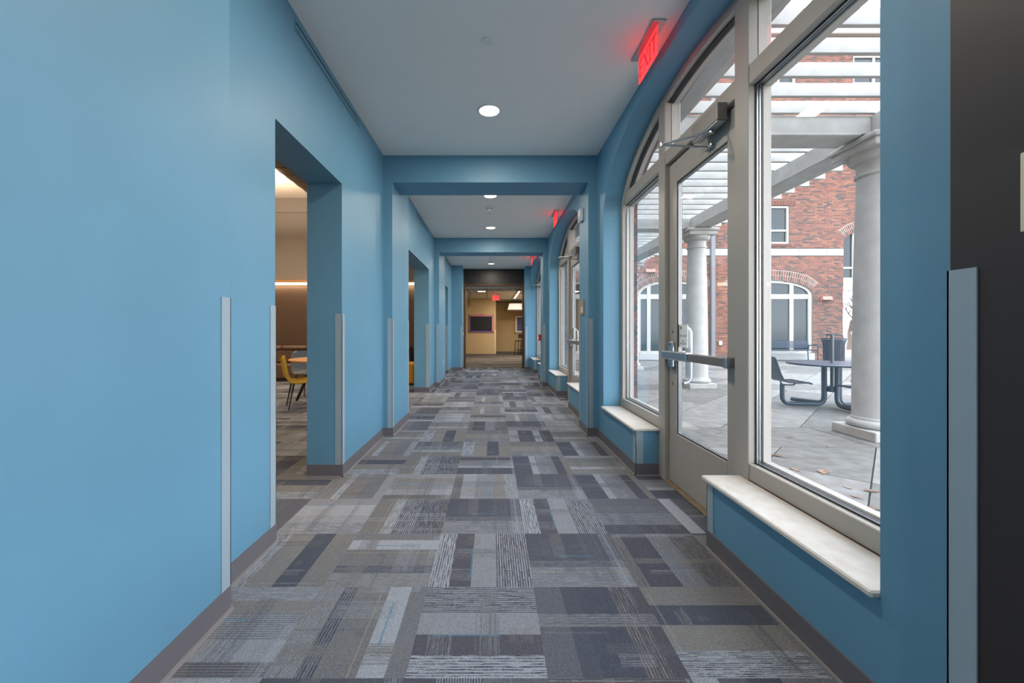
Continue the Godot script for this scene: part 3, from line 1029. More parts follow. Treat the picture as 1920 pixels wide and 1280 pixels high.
func build_brick_building() -> void:
	var B := thing("brick_building", "red brick building with arched windows, stone band and white cornice across the courtyard", "building", Vector3.ZERO)
	# openings: [x0, x1, y0, y1 (spring), rise]
	var ops := [[10.04, 13.63, 0.0, 2.79, 0.6], [6.2, 9.8 - 0.72, 0.0, 2.79, 0.6], [2.95, 5.2, 0.0, 2.79, 0.6], [11.7, 12.63, 4.91, 6.54, 0.0], [7.1, 8.03, 4.91, 6.54, 0.0], [3.2, 4.13, 4.91, 6.54, 0.0], [14.92, 18.7, 0.0, 5.0, 0.62], [15.35, 17.2, 11.7, 12.95, 0.0], [11.5, 12.9, 11.7, 12.95, 0.0], [11.5, 12.9, 8.3, 9.9, 0.0], [7.0, 8.4, 8.3, 9.9, 0.0], [7.0, 8.4, 11.7, 12.95, 0.0], [15.35, 17.2, 8.3, 9.9, 0.0], [2.4, 14.92, 4.42, 4.71, 0.0]]
	var course := 0.0677
	var mort := MB.new()
	var placed := []
	var singles := 0
	var unit := MB.new().cb(-0.5, 0.5, -0.0285, 0.0285, -0.012, 0.02, 0.004).mesh()
	var rows := 203
	for r in rows:
		var y0 := r * course
		var ym := y0 + course / 2
		var cuts := []
		for o in ops:
			if ym > o[2] and ym < o[3]:
				cuts.append([o[0], o[1]])
			elif o[4] > 0.0 and ym >= o[3] and ym < o[3] + o[4]:
				var c: float = (o[0] + o[1]) / 2
				var hw: float = (o[1] - o[0]) / 2
				var t: float = (ym - o[3]) / o[4]
				var half: float = hw * sqrt(maxf(0.0, 1.0 - t * t))
				cuts.append([c - half, c + half])
		cuts.sort_custom(func(a, b): return a[0] < b[0])
		var x := 2.4
		var spans := []
		for c in cuts:
			if c[0] > x:
				spans.append([x, c[0]])
			x = maxf(x, c[1])
		if x < 19.0:
			spans.append([x, 19.0])
		for s in spans:
			mort.bd(s[0], s[1], y0, y0 + course, FD, FD + 0.3)
			var bx: float = floorf(s[0] / 0.2047) * 0.2047 - (0.1023 if r % 2 == 1 else 0.0)
			while bx < s[1]:
				var l := maxf(bx, s[0])
				var h := minf(bx + 0.194, s[1])
				if h - l > 0.03:
					placed.append([(l + h) / 2, ym, h - l])
				bx += 0.2047
	add(B, "mortar_wall", mort, M["mortar"])
	var mm := MultiMesh.new()
	mm.transform_format = MultiMesh.TRANSFORM_3D
	mm.use_colors = true
	mm.mesh = unit
	var many := []
	for q in placed:
		if singles < 290 and q[0] > 13.7 and q[0] < 14.9 and q[1] > 0.4 and q[1] < 4.2:
			singles += 1
			var tone := absi(hash(Vector2i(int(q[0] * 100), int(q[1] * 100)))) % 6
			add_mesh(B, "brick", unit, M["brick_%d" % tone], Transform3D(Basis().scaled(Vector3(q[2], 1, 1)), g(q[0], FD, q[1])))
		else:
			many.append(q)
	mm.instance_count = many.size()
	var tones := [[108, 64, 50], [118, 71, 55], [100, 60, 48], [86, 56, 47], [64, 50, 46], [124, 80, 62]]
	for i in many.size():
		var q: Array = many[i]
		mm.set_instance_transform(i, Transform3D(Basis().scaled(Vector3(q[2], 1, 1)), g(q[0], FD, q[1])))
		var h := absi(hash(Vector2i(int(q[0] * 100), int(q[1] * 100))))
		var t: Array = tones[[0, 1, 2, 0, 3, 1, 4, 5, 2][h % 9]]
		var c := hex(t[0], t[1], t[2]).srgb_to_linear()
		var j := 0.88 + 0.24 * float(h / 16 % 100) / 100.0
		mm.set_instance_color(i, Color(c.r * j, c.g * j, c.b * j))
	var mi := MultiMeshInstance3D.new()
	mi.name = "bricks"
	mi.multimesh = mm
	mi.material_override = M["brick"]
	mi.set_meta("kind", "stuff")
	B.add_child(mi, true)
	# stone band, cornice
	add(B, "stone_band", MB.new().cb(2.4, 14.92, 4.42, 4.71, FD - 0.03, FD + 0.2, 0.01), M["limestone"])
	for x in [8.9, 10.95, 13.0, 14.2]:
		add(B, "band_joint", MB.new().bd(x, x + 0.012, 4.42, 4.71, FD - 0.032, FD - 0.02), M["joint_fill"])
	add(B, "cornice", MB.new().cb(2.4, 19.0, 13.7, 14.0, FD - 0.25, FD + 0.3, 0.03).cb(2.4, 19.0, 14.0, 14.35, FD - 0.5, FD + 0.3, 0.05), M["window_white"])
	# brick arches, voussoir by voussoir
	for o in [ops[0], ops[1], ops[2], ops[6]]:
		var c: float = (o[0] + o[1]) / 2
		var hw: float = (o[1] - o[0]) / 2
		var n := 44
		for i in n:
			for ring in 2:
				var a := lerpf(0.3, PI - 0.3, (i + 0.5) / n)
				var ri := Vector2(hw * cos(a), o[4] * sin(a))
				var nrm := Vector2(cos(a) / hw, sin(a) / o[4]).normalized()
				var mid: Vector2 = ri + nrm * (0.10 + 0.205 * ring)
				var b := Basis(Vector3.BACK, atan2(nrm.y, nrm.x) - PI / 2)
				var wid := (PI - 0.6) * 0.8 * sqrt(pow(hw * sin(a), 2) + pow(o[4] * cos(a), 2)) / n
				var um := MB.new().cb(-wid / 2, wid / 2, -0.094, 0.094, 0.0, 0.03, 0.004)
				um.xf = Transform3D()
				add_mesh(B, "arch_brick", um.mesh(), M["brick_%d" % [0, 1, 2, 4][(i * 3 + ring) % 4]], Transform3D(b, g(c + mid.x, FD - 0.025, o[3] + mid.y)))
		# mortar behind the arch ring
		var ring_p := PackedVector2Array()
		for i in 41:
			var a := lerpf(0.3, PI - 0.3, i / 40.0)
			var nrm := Vector2(cos(a) / hw, sin(a) / o[4]).normalized()
			ring_p.append(Vector2(c, o[3]) + Vector2(hw * cos(a), o[4] * sin(a)) + nrm * 0.42)
		for i in 41:
			var a := lerpf(PI - 0.3, 0.3, i / 40.0)
			ring_p.append(Vector2(c, o[3]) + Vector2(hw * cos(a), o[4] * sin(a)))
		if Geometry2D.triangulate_polygon(ring_p).size() > 0:
			add(B, "arch_mortar", MB.new().prism(ring_p, "z", FD - 0.017, FD + 0.28), M["mortar"])
	# glazing of the arched ground floor windows
	for o in [ops[0], ops[1], ops[2]]:
		arched_window(B, o)
	for i in [3, 4, 5, 7, 8, 9, 10, 11, 12]:
		sash(B, ops[i], i < 6)
	# upper glazing and spandrel of the passage arch
	var o: Array = ops[6]
	var c6 := 16.81
	add(B, "spandrel_panel", MB.new().cb(14.92, 18.7, 2.93, 3.5, FD + 0.08, FD + 0.28, 0.02), M["window_white"])
	var pw := PackedVector2Array([Vector2(14.92, 3.5)])
	for i in 25:
		var a := PI - PI * i / 24.0
		pw.append(Vector2(c6 + 1.89 * cos(a), 5.0 + 0.62 * sin(a)))
	pw.append(Vector2(18.7, 3.5))
	add(B, "upper_pane", MB.new().prism(pw, "z", FD + 0.16, FD + 0.18), M["far_glass"])
	for x in [14.94, 15.45, 16.2, 17.0, 17.8, 18.6]:
		add(B, "window_mullion", MB.new().bd(x - 0.04, x + 0.04, 3.5, ell(x - c6, 1.89, 0.62, 5.0), FD + 0.1, FD + 0.2), M["window_white"])
	add(B, "window_bar", MB.new().bd(14.92, 18.7, 3.88, 3.96, FD + 0.11, FD + 0.19), M["window_white"])
	# floors, back walls and the passage side so that the building has a body
	var body := MB.new()
	body.bd(2.4, 14.92, -0.02, 14.0, FD + 2.6, FD + 2.8).bd(14.72, 14.92, -0.02, 14.0, FD + 0.3, FD + 2.8).bd(14.92, 19.0, 3.2, 3.4, FD + 0.3, FD + 2.8).bd(14.92, 19.0, 3.4, 14.0, FD + 2.6, FD + 2.8).bd(18.8, 19.0, -0.02, 14.0, FD + 0.3, FD + 2.8)
	body.bd(2.4, 14.92, 4.3, 4.5, FD + 0.3, FD + 2.6).bd(2.4, 19.0, 13.6, 13.9, FD + 0.3, FD + 2.8)
	add(B, "interior_walls", body, M["taupe_paint"])
	# downspout and wall boxes
	add(B, "downspout", MB.new().cb(9.24, 9.42, 0.0, 13.7, FD - 0.16, FD - 0.02, 0.02), M["pipe_grey"])
	for a in [[14.13, 2.56], [6.68, 3.72]]:
		var lamp := MB.new()
		lamp.prism(PackedVector2Array([Vector2(FD - 0.2, a[1] - 0.02), Vector2(FD - 0.02, a[1] - 0.06), Vector2(FD - 0.02, a[1] + 0.12), Vector2(FD - 0.15, a[1] + 0.12)]), "x", a[0] - 0.2, a[0] + 0.2)
		add(B, "wall_lamp", lamp, M["lamp_brick"])
	add(B, "wall_outlet", MB.new().cb(9.6, 9.75, 0.62, 0.8, FD - 0.08, FD - 0.01, 0.01), M["limestone"])

func arched_window(B: Node3D, o: Array) -> void:
	var c: float = (o[0] + o[1]) / 2
	var hw: float = (o[1] - o[0]) / 2
	var s: float = o[3]
	var w := Node3D.new()
	w.name = "arched_window"
	B.add_child(w, true)
	var W: Material = M["window_white"]
	var d0 := FD + 0.06
	var d1 := FD + 0.2
	var ring := PackedVector2Array()
	for i in 33:
		var a := PI * i / 32.0
		ring.append(Vector2(c + hw * cos(a), s + o[4] * sin(a)))
	for i in 33:
		var a := PI * (32 - i) / 32.0
		ring.append(Vector2(c + (hw - 0.14) * cos(a), s + (o[4] - 0.12) * sin(a)))
	add(w, "arched_frame", MB.new().prism(ring, "z", d0, d1), W)
	var fr := MB.new()
	fr.bd(c - hw, c - hw + 0.14, 0.3, s, d0, d1).bd(c + hw - 0.14, c + hw, 0.3, s, d0, d1)
	fr.bd(c - hw + 0.14, c + hw - 0.14, s - 0.2, s, d0 + 0.02, d1 - 0.02).bd(c - hw + 0.14, c + hw - 0.14, 0.28, 0.37, d0 + 0.02, d1 - 0.02)
	add(w, "frame", fr, W)
	for x in [c - 0.95, c + 0.95]:
		add(w, "mullion", MB.new().bd(x - 0.08, x + 0.08, 0.3, ell(x - c, hw, o[4], s) - 0.02, d0 + 0.01, d1 - 0.01), W)
	add(w, "base_panel", MB.new().cb(c - hw, c + hw, 0.0, 0.28, FD - 0.12, FD + 0.2, 0.01), M["limestone"])
	for e in [[c - hw + 0.14, c - 1.03], [c - 0.87, c - 0.02], [c + 0.02, c + 0.87], [c + 1.03, c + hw - 0.14]]:
		add(w, "pane", MB.new().bd(e[0], e[1], 0.37, s - 0.2, FD + 0.12, FD + 0.13), M["far_glass"])
	add(w, "door_stile", MB.new().bd(c - 0.06, c + 0.06, 0.37, s - 0.2, d0 + 0.015, d1 - 0.015), W)
	var top := PackedVector2Array([Vector2(c - hw + 0.14, s)])
	for i in 21:
		var a := PI - PI * i / 20.0
		top.append(Vector2(c + (hw - 0.14) * cos(a), s + (o[4] - 0.12) * sin(a) + 0.001))
	top.append(Vector2(c + hw - 0.14, s))
	var cl := PackedVector2Array()
	for p in top:
		if cl.is_empty() or cl[cl.size() - 1].distance_to(p) > 0.003:
			cl.append(p)
	if Geometry2D.triangulate_polygon(cl).size() > 0:
		add(w, "arched_pane", MB.new().prism(cl, "z", FD + 0.12, FD + 0.13), M["far_glass"])

func sash(B: Node3D, o: Array, soldier: bool) -> void:
	var w := Node3D.new()
	w.name = "sash_window"
	B.add_child(w, true)
	var fr := MB.new()
	var d0 := FD + 0.03
	var d1 := FD + 0.15
	fr.bd(o[0], o[0] + 0.08, o[2], o[3], d0, d1).bd(o[1] - 0.08, o[1], o[2], o[3], d0, d1).bd(o[0] + 0.08, o[1] - 0.08, o[3] - 0.09, o[3], d0, d1).bd(o[0] + 0.08, o[1] - 0.08, o[2], o[2] + 0.1, d0, d1)
	add(w, "frame", fr, M["window_white"])
	var my: float = o[2] + (o[3] - o[2]) * 0.36
	add(w, "meeting_rail", MB.new().bd(o[0] + 0.08, o[1] - 0.08, my - 0.04, my + 0.04, d0 + 0.01, d1), M["window_white"])
	if o[1] - o[0] > 1.2:
		add(w, "mullion", MB.new().bd((o[0] + o[1]) / 2 - 0.05, (o[0] + o[1]) / 2 + 0.05, o[2] + 0.1, o[3] - 0.09, d0 + 0.02, d1), M["window_white"])
	add(w, "pane", MB.new().bd(o[0] + 0.08, o[1] - 0.08, my + 0.04, o[3] - 0.09, FD + 0.09, FD + 0.1), M["far_glass"])
	add(w, "pane", MB.new().bd(o[0] + 0.08, o[1] - 0.08, o[2] + 0.1, my - 0.04, FD + 0.11, FD + 0.12), M["far_glass"])
	if soldier:
		var um := MB.new().cb(-0.03, 0.03, 0.0, 0.2, 0.0, 0.03, 0.003).mesh()
		var x: float = o[0] - 0.25
		var i := 0
		while x < o[1] + 0.25:
			add_mesh(w, "soldier_brick", um, M["brick_%d" % [2, 0, 2, 1][i % 4]], Transform3D(Basis(), g(x, FD - 0.022, o[3] + 0.01)))
			x += 0.0677
			i += 1
		add(w, "sill", MB.new().cb(o[0] - 0.08, o[1] + 0.08, o[2] - 0.09, o[2], FD - 0.05, FD + 0.1, 0.01), M["brick_2"])

# ------------------------------------------------------------------ fittings in the corridor
func area(parent: Node, at: Vector3, dir_down: bool, sx: float, sy: float, c: Color, e: float) -> void:
	var l := AreaLight3D.new()
	l.name = "light"
	l.area_size = Vector2(sx, sy)
	l.light_color = c
	l.light_energy = e
	l.area_range = 30.0
	l.shadow_enabled = true
	l.position = at
	l.rotation.x = -PI / 2 if dir_down else PI / 2
	parent.add_child(l, true)

func downlight(X: float, d: float, label: String) -> void:
	var t := thing("recessed_downlight", label, "ceiling light", g(X, d, CEIL), 0.0, "round corridor downlights")
	add(t, "trim_ring", MB.new().lathe(Vector3.ZERO, [Vector2(0.112, 0.0), Vector2(0.112, -0.006), Vector2(0.095, -0.009), Vector2(0.09, -0.003)], 36), M["white_plastic"])
	add(t, "lens", MB.new().lathe(Vector3.ZERO, [Vector2(0.0, -0.0032), Vector2(0.091, -0.003)], 36), M["lens_glow"])
	area(t, Vector3(0, -0.012, 0), true, 0.16, 0.16, hex(255, 242, 224), 1.45)

func build_corridor_fittings() -> void:
	downlight(-0.025, 3.664, "glowing round downlight between the first sprinkler cover and first blue beam")
	downlight(-0.025, 1.75, "glowing round downlight between the dark pier and the first sprinkler cover")
	downlight(-0.025, -1.2, "glowing round downlight near the blue end wall")
	downlight(-0.025, 5.97, "glowing round downlight just behind the first blue beam")
	downlight(-0.025, 7.81, "glowing round downlight in the middle bay before the second beam")
	downlight(-0.025, 10.05, "glowing round downlight just behind the second blue beam")
	downlight(-0.025, 11.97, "glowing round downlight before the dark lobby header")
	for i in 3:
		var d := 2.79 + PERIOD * i
		var t := thing("sprinkler_cap", "flat white sprinkler cover disc on the ceiling " + ["before the first blue beam", "between the two blue beams", "beyond the second blue beam"][i], "sprinkler cover", g(-0.03, d, CEIL), 0.0, "ceiling sprinkler covers")
		add(t, "disc", MB.new().lathe(Vector3.ZERO, [Vector2(0.0, -0.007), Vector2(0.038, -0.007), Vector2(0.041, -0.004), Vector2(0.041, 0.0)], 28), M["white_plastic"])
	for d in [6.54, 11.55]:
		var t := thing("smoke_detector", "round white smoke detector on the ceiling " + ("of the middle bay" if d < 8 else "of the last bay"), "smoke detector", g(-0.04, d, CEIL), 0.0, "ceiling smoke detectors")
		add(t, "base", MB.new().lathe(Vector3.ZERO, [Vector2(0.0, -0.02), Vector2(0.06, -0.02), Vector2(0.075, -0.008), Vector2(0.075, 0.0)], 28), M["white_plastic"])
		add(t, "chamber", MB.new().lathe(Vector3.ZERO, [Vector2(0.0, -0.05), Vector2(0.03, -0.05), Vector2(0.042, -0.04), Vector2(0.045, -0.02)], 24), M["white_plastic"])
		add(t, "vents", MB.new().lathe(Vector3.ZERO, [Vector2(0.0455, -0.036), Vector2(0.0455, -0.026)], 24), M["dark_grey_plastic"])
	exit_sign(2.586, "red glowing EXIT sign hanging before the first blue beam")
	exit_sign(2.586 + PERIOD, "red glowing EXIT sign hanging between the two blue beams")
	exit_sign(2.586 + 2 * PERIOD, "red glowing EXIT sign hanging in the last bay before the lobby")
	# on the piers of the window wall
	var t := thing("wall_sounder", "small white wall sounder high on the first window pier", "alarm", g(1.107, 4.9, 2.55))
	add(t, "housing", MB.new().cb(-0.045, 0.0, 0.0, 0.155, -0.06, 0.06, 0.008), M["white_plastic"])
	add(t, "grille", MB.new().cb(-0.048, -0.045, 0.02, 0.06, -0.04, 0.04, 0.002), M["guard_vinyl"])
	t = thing("room_sign", "small tan room sign on the first window pier", "sign", g(1.107, 4.88, 1.41))
	add(t, "plate", MB.new().cb(-0.012, 0.0, 0.0, 0.18, -0.085, 0.085, 0.003), M["brass_plate"])
	add(t, "panel", MB.new().cb(-0.014, -0.012, 0.03, 0.1, -0.06, 0.06, 0.002), M["cream_guard"])
	t = thing("room_sign", "small grey sign above the red pull station on the second pier", "sign", g(1.107, 9.0, 1.42))
	add(t, "plate", MB.new().cb(-0.012, 0.0, 0.0, 0.15, -0.06, 0.06, 0.003), M["guard_vinyl"])
	t = thing("fire_pull_station", "red fire alarm pull station on the second window pier", "alarm", g(1.107, 9.05, 1.0))
	add(t, "box", MB.new().cb(-0.05, 0.0, 0.0, 0.14, -0.05, 0.05, 0.006), M["red_plastic"])
	add(t, "handle", MB.new().cb(-0.06, -0.05, 0.04, 0.08, -0.035, 0.035, 0.003), M["white_plastic"])
	t = thing("wall_notice", "edge of a cream notice plate on the dark pier", "sign", g(1.107, 0.75, 1.42))
	add(t, "plate", MB.new().cb(-0.006, 0.0, 0.0, 0.165, -0.15, 0.085, 0.002), M["cream_guard"])
	t = thing("power_outlet", "white power outlet low on the second left pier", "outlet", g(-1.147, 9.45, 0.42))
	add(t, "plate", MB.new().cb(0.0, 0.006, 0.0, 0.115, -0.035, 0.035, 0.002), M["white_plastic"])
	add(t, "socket", MB.new().bd(0.006, 0.008, 0.02, 0.05, -0.015, 0.015).bd(0.006, 0.008, 0.065, 0.095, -0.015, 0.015), M["dark_grey_plastic"])
	t = thing("light_switch", "small white switch plate on the blue pier before the lobby", "switch", g(-0.92, 12.75, 1.08))
	add(t, "plate", MB.new().cb(0.0, 0.008, 0.0, 0.115, -0.035, 0.035, 0.002), M["white_plastic"])
	add(t, "toggle", MB.new().cb(0.008, 0.016, 0.045, 0.07, -0.008, 0.008, 0.002), M["white_plastic"])

func exit_sign(d0: float, label: String) -> void:
	var t := thing("exit_sign", label, "exit sign", g(1.085, d0 + 0.2, CEIL), 0.0, "corridor exit signs")
	add(t, "canopy_plate", MB.new().cb(-0.047, 0.047, -0.012, 0.0, -0.2, 0.2, 0.004), M["steel"])
	add(t, "panel", MB.new().cb(-0.004, 0.004, -0.205, -0.012, -0.165, 0.165, 0.002), M["exit_glow"])
	text(t, "EXIT", 0.125, Vector3(-0.0045, -0.115, 0), -PI / 2, M["exit_letter"], 0.001, 0.95)
	text(t, "EXIT", 0.125, Vector3(0.0045, -0.115, 0), PI / 2, M["exit_letter"], 0.001, 0.95)
	for s in [-1.0, 1.0]:
		var l := OmniLight3D.new()
		l.name = "glow"
		l.light_color = hex(255, 60, 60)
		l.light_energy = 0.0018
		l.light_size = 0.08
		l.omni_range = 12.0
		l.shadow_enabled = true
		l.position = Vector3(s * 0.06, -0.09, 0)
		t.add_child(l, true)

# ------------------------------------------------------------------ lounge contents
func shell_mesh() -> ArrayMesh:
	# chair shell: seat and back in one curved sheet, faces +X
	var prof := [Vector2(0.24, 0.445), Vector2(0.18, 0.462), Vector2(0.05, 0.452), Vector2(-0.1, 0.44), Vector2(-0.17, 0.455), Vector2(-0.205, 0.51), Vector2(-0.225, 0.6), Vector2(-0.245, 0.72), Vector2(-0.26, 0.80), Vector2(-0.262, 0.83)]
	var wd := [0.19, 0.215, 0.225, 0.225, 0.22, 0.215, 0.21, 0.2, 0.17, 0.1]
	var b := MB.new()
	var front := []
	var back := []
	for i in prof.size():
		var e: Vector2 = (prof[mini(i + 1, prof.size() - 1)] - prof[maxi(i - 1, 0)]).normalized()
		var nn := Vector2(-e.y, e.x) * -1.0
		var fr := []
		var br := []
		for k in 9:
			var s := -1.0 + 2.0 * k / 8.0
			var curl := 0.05 * s * s * s * s
			var p: Vector2 = prof[i] + nn * -curl
			fr.append(Vector3(p.x, p.y, s * wd[i]))
			br.append(Vector3(p.x, p.y, s * wd[i]) + Vector3(nn.x, nn.y, 0) * 0.014)
		front.append(fr)
		back.append(br)
	for sheet in [front, back]:
		for i in prof.size() - 1:
			for k in 8:
				var a: Vector3 = sheet[i][k]
				var c: Vector3 = sheet[i + 1][k + 1]
				var nn: Vector3 = (sheet[i + 1][k] - a).cross(sheet[i][k + 1] - a).normalized()
				if sheet == back:
					nn = -nn
				b.quad(a, sheet[i][k + 1], c, sheet[i + 1][k], nn)
	for i in prof.size() - 1:
		for k in [0, 8]:
			b.quad(front[i][k], front[i + 1][k], back[i + 1][k], back[i][k], Vector3(0, 0, -1 if k == 0 else 1))
	for i in [0, prof.size() - 1]:
		for k in 8:
			b.quad(front[i][k], front[i][k + 1], back[i][k + 1], back[i][k], Vector3(1 if i == 0 else 0, 0 if i == 0 else 1, 0))
	return b.mesh()

func shell_chair(X: float, d: float, turn: float, m: Material, label: String) -> void:
	var t := thing("shell_chair", label, "chair", g(X, d), turn, "lounge shell chairs")
	add_mesh(t, "shell", shell_mesh(), m)
	for a in [[0.17, 0.17, 0.22, 0.22], [0.17, -0.17, 0.22, -0.22], [-0.13, 0.16, -0.21, 0.21], [-0.13, -0.16, -0.21, -0.21]]:
		add(t, "leg", MB.new().tube([Vector3(a[0], 0.445, a[1]), Vector3(a[2], 0.0, a[3])], [0.013, 0.009], 8), M["black_metal"])
	add(t, "under_frame", MB.new().tube([Vector3(0.17, 0.43, 0.17), Vector3(-0.13, 0.43, 0.16)], 0.01, 6).tube([Vector3(0.17, 0.43, -0.17), Vector3(-0.13, 0.43, -0.16)], 0.01, 6).tube([Vector3(0.17, 0.43, -0.17), Vector3(0.17, 0.43, 0.17)], 0.01, 6), M["black_metal"])

func build_lounge_things() -> void:
	shell_chair(-3.06, 6.45, 0.55, M["mustard"], "mustard yellow shell chair with thin black legs at the round table")
	shell_chair(-3.55, 7.75, -0.6, M["grey_shell"], "grey shell chair on the far side of the round table")
	var t := thing("round_table", "round maple table with splayed black legs in the lounge", "table", g(-2.75, 7.0))
	add(t, "table_top", MB.new().lathe(Vector3.ZERO, [Vector2(0.0, 0.705), Vector2(0.70, 0.705), Vector2(0.73, 0.722), Vector2(0.73, 0.735), Vector2(0.725, 0.74), Vector2(0.0, 0.74)], 48), M["maple"])
	for k in 4:
		var a := PI / 4 + PI / 2 * k + 0.75
		var o := Vector3(cos(a), 0, sin(a))
		add(t, "leg", MB.new().tube([o * 0.35 + Vector3.UP * 0.705, o * 0.66 + Vector3.UP * 0.0], [0.034, 0.024], 8), M["black_metal"])
	add(t, "apron", MB.new().lathe(Vector3.ZERO, [Vector2(0.4, 0.66), Vector2(0.42, 0.66), Vector2(0.42, 0.705), Vector2(0.4, 0.705)], 24), M["black_metal"])
	t = thing("banquette", "long brown leather banquette against the lounge back wall", "sofa", g(-4.3, 10.0))
	add(t, "plinth", MB.new().bd(-2.2, 2.2, 0.0, 0.06, -0.32, 0.4), M["black_metal"])
	add(t, "seat_body", MB.new().cb(-2.25, 2.25, 0.06, 0.42, -0.36, 0.42, 0.03), M["brown_leather"])
	add(t, "back_panel", MB.new().cb(-2.25, 2.25, 0.42, 0.74, 0.0, 0.42, 0.03), M["brown_leather"])
	for i in 7:
		add(t, "back_cushion", MB.new().cb(-2.25 + i * 0.643, -2.25 + i * 0.643 + 0.635, 0.735, 0.85, -0.02, 0.42, 0.04), M["brown_leather"])
	t = thing("lounge_pouf", "orange upholstered pouf seen through the second doorway", "pouf", g(-2.1, 9.3))
	add(t, "seat", MB.new().cb(-0.35, 0.35, 0.03, 0.49, -0.3, 0.3, 0.03), M["orange_vinyl"])
	add(t, "foot_rail", MB.new().bd(-0.32, 0.32, 0.0, 0.03, -0.27, 0.27), M["black_metal"])
	t = thing("wall_strip_light", "long glowing strip light along the brown lounge wall", "wall light", g(-4.2, 10.48, 2.42))
	add(t, "ledge", MB.new().cb(-2.75, 2.6, 0.06, 0.12, 0.0, -0.14, 0.006), M["maple"])
	add(t, "lens", MB.new().cb(-2.75, 2.6, 0.0, 0.06, -0.01, -0.09, 0.004), M["strip_glow"])
	area(t, Vector3(0, -0.006, 0.06), true, 5.2, 0.08, hex(255, 226, 190), 1.5)
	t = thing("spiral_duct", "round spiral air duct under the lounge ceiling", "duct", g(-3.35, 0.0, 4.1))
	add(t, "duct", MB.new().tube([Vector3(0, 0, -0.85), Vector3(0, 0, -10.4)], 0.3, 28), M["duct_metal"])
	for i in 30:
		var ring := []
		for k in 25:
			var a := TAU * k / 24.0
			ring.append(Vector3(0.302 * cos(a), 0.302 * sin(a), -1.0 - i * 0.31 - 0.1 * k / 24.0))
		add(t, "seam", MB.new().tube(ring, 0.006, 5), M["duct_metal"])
	for i in 3:
		var p := thing("pendant_light", "linear pendant lamp hanging in the lounge", "pendant lamp", g(-5.2, 2.6 + i * 2.9, 3.6), 0.0, "lounge pendant lamps")
		add(p, "housing", MB.new().cb(-0.06, 0.06, 0.02, 0.1, -0.7, 0.7, 0.01), M["black_metal"])
		add(p, "lower_lens", MB.new().cb(-0.05, 0.05, 0.0, 0.02, -0.68, 0.68, 0.004), M["strip_glow"])
		add(p, "upper_lens", MB.new().cb(-0.05, 0.05, 0.1, 0.115, -0.68, 0.68, 0.004), M["strip_glow"])
		add(p, "cable", MB.new().tube([Vector3(0, 0.1, 0.5), Vector3(0, 1.1, 0.5)], 0.004, 6).tube([Vector3(0, 0.1, -0.5), Vector3(0, 1.1, -0.5)], 0.004, 6), M["black_metal"])
		area(p, Vector3(0, -0.006, 0), true, 0.1, 1.3, hex(255, 230, 200), 3.2)
		area(p, Vector3(0, 0.122, 0), false, 0.1, 1.3, hex(255, 230, 200), 6.0)

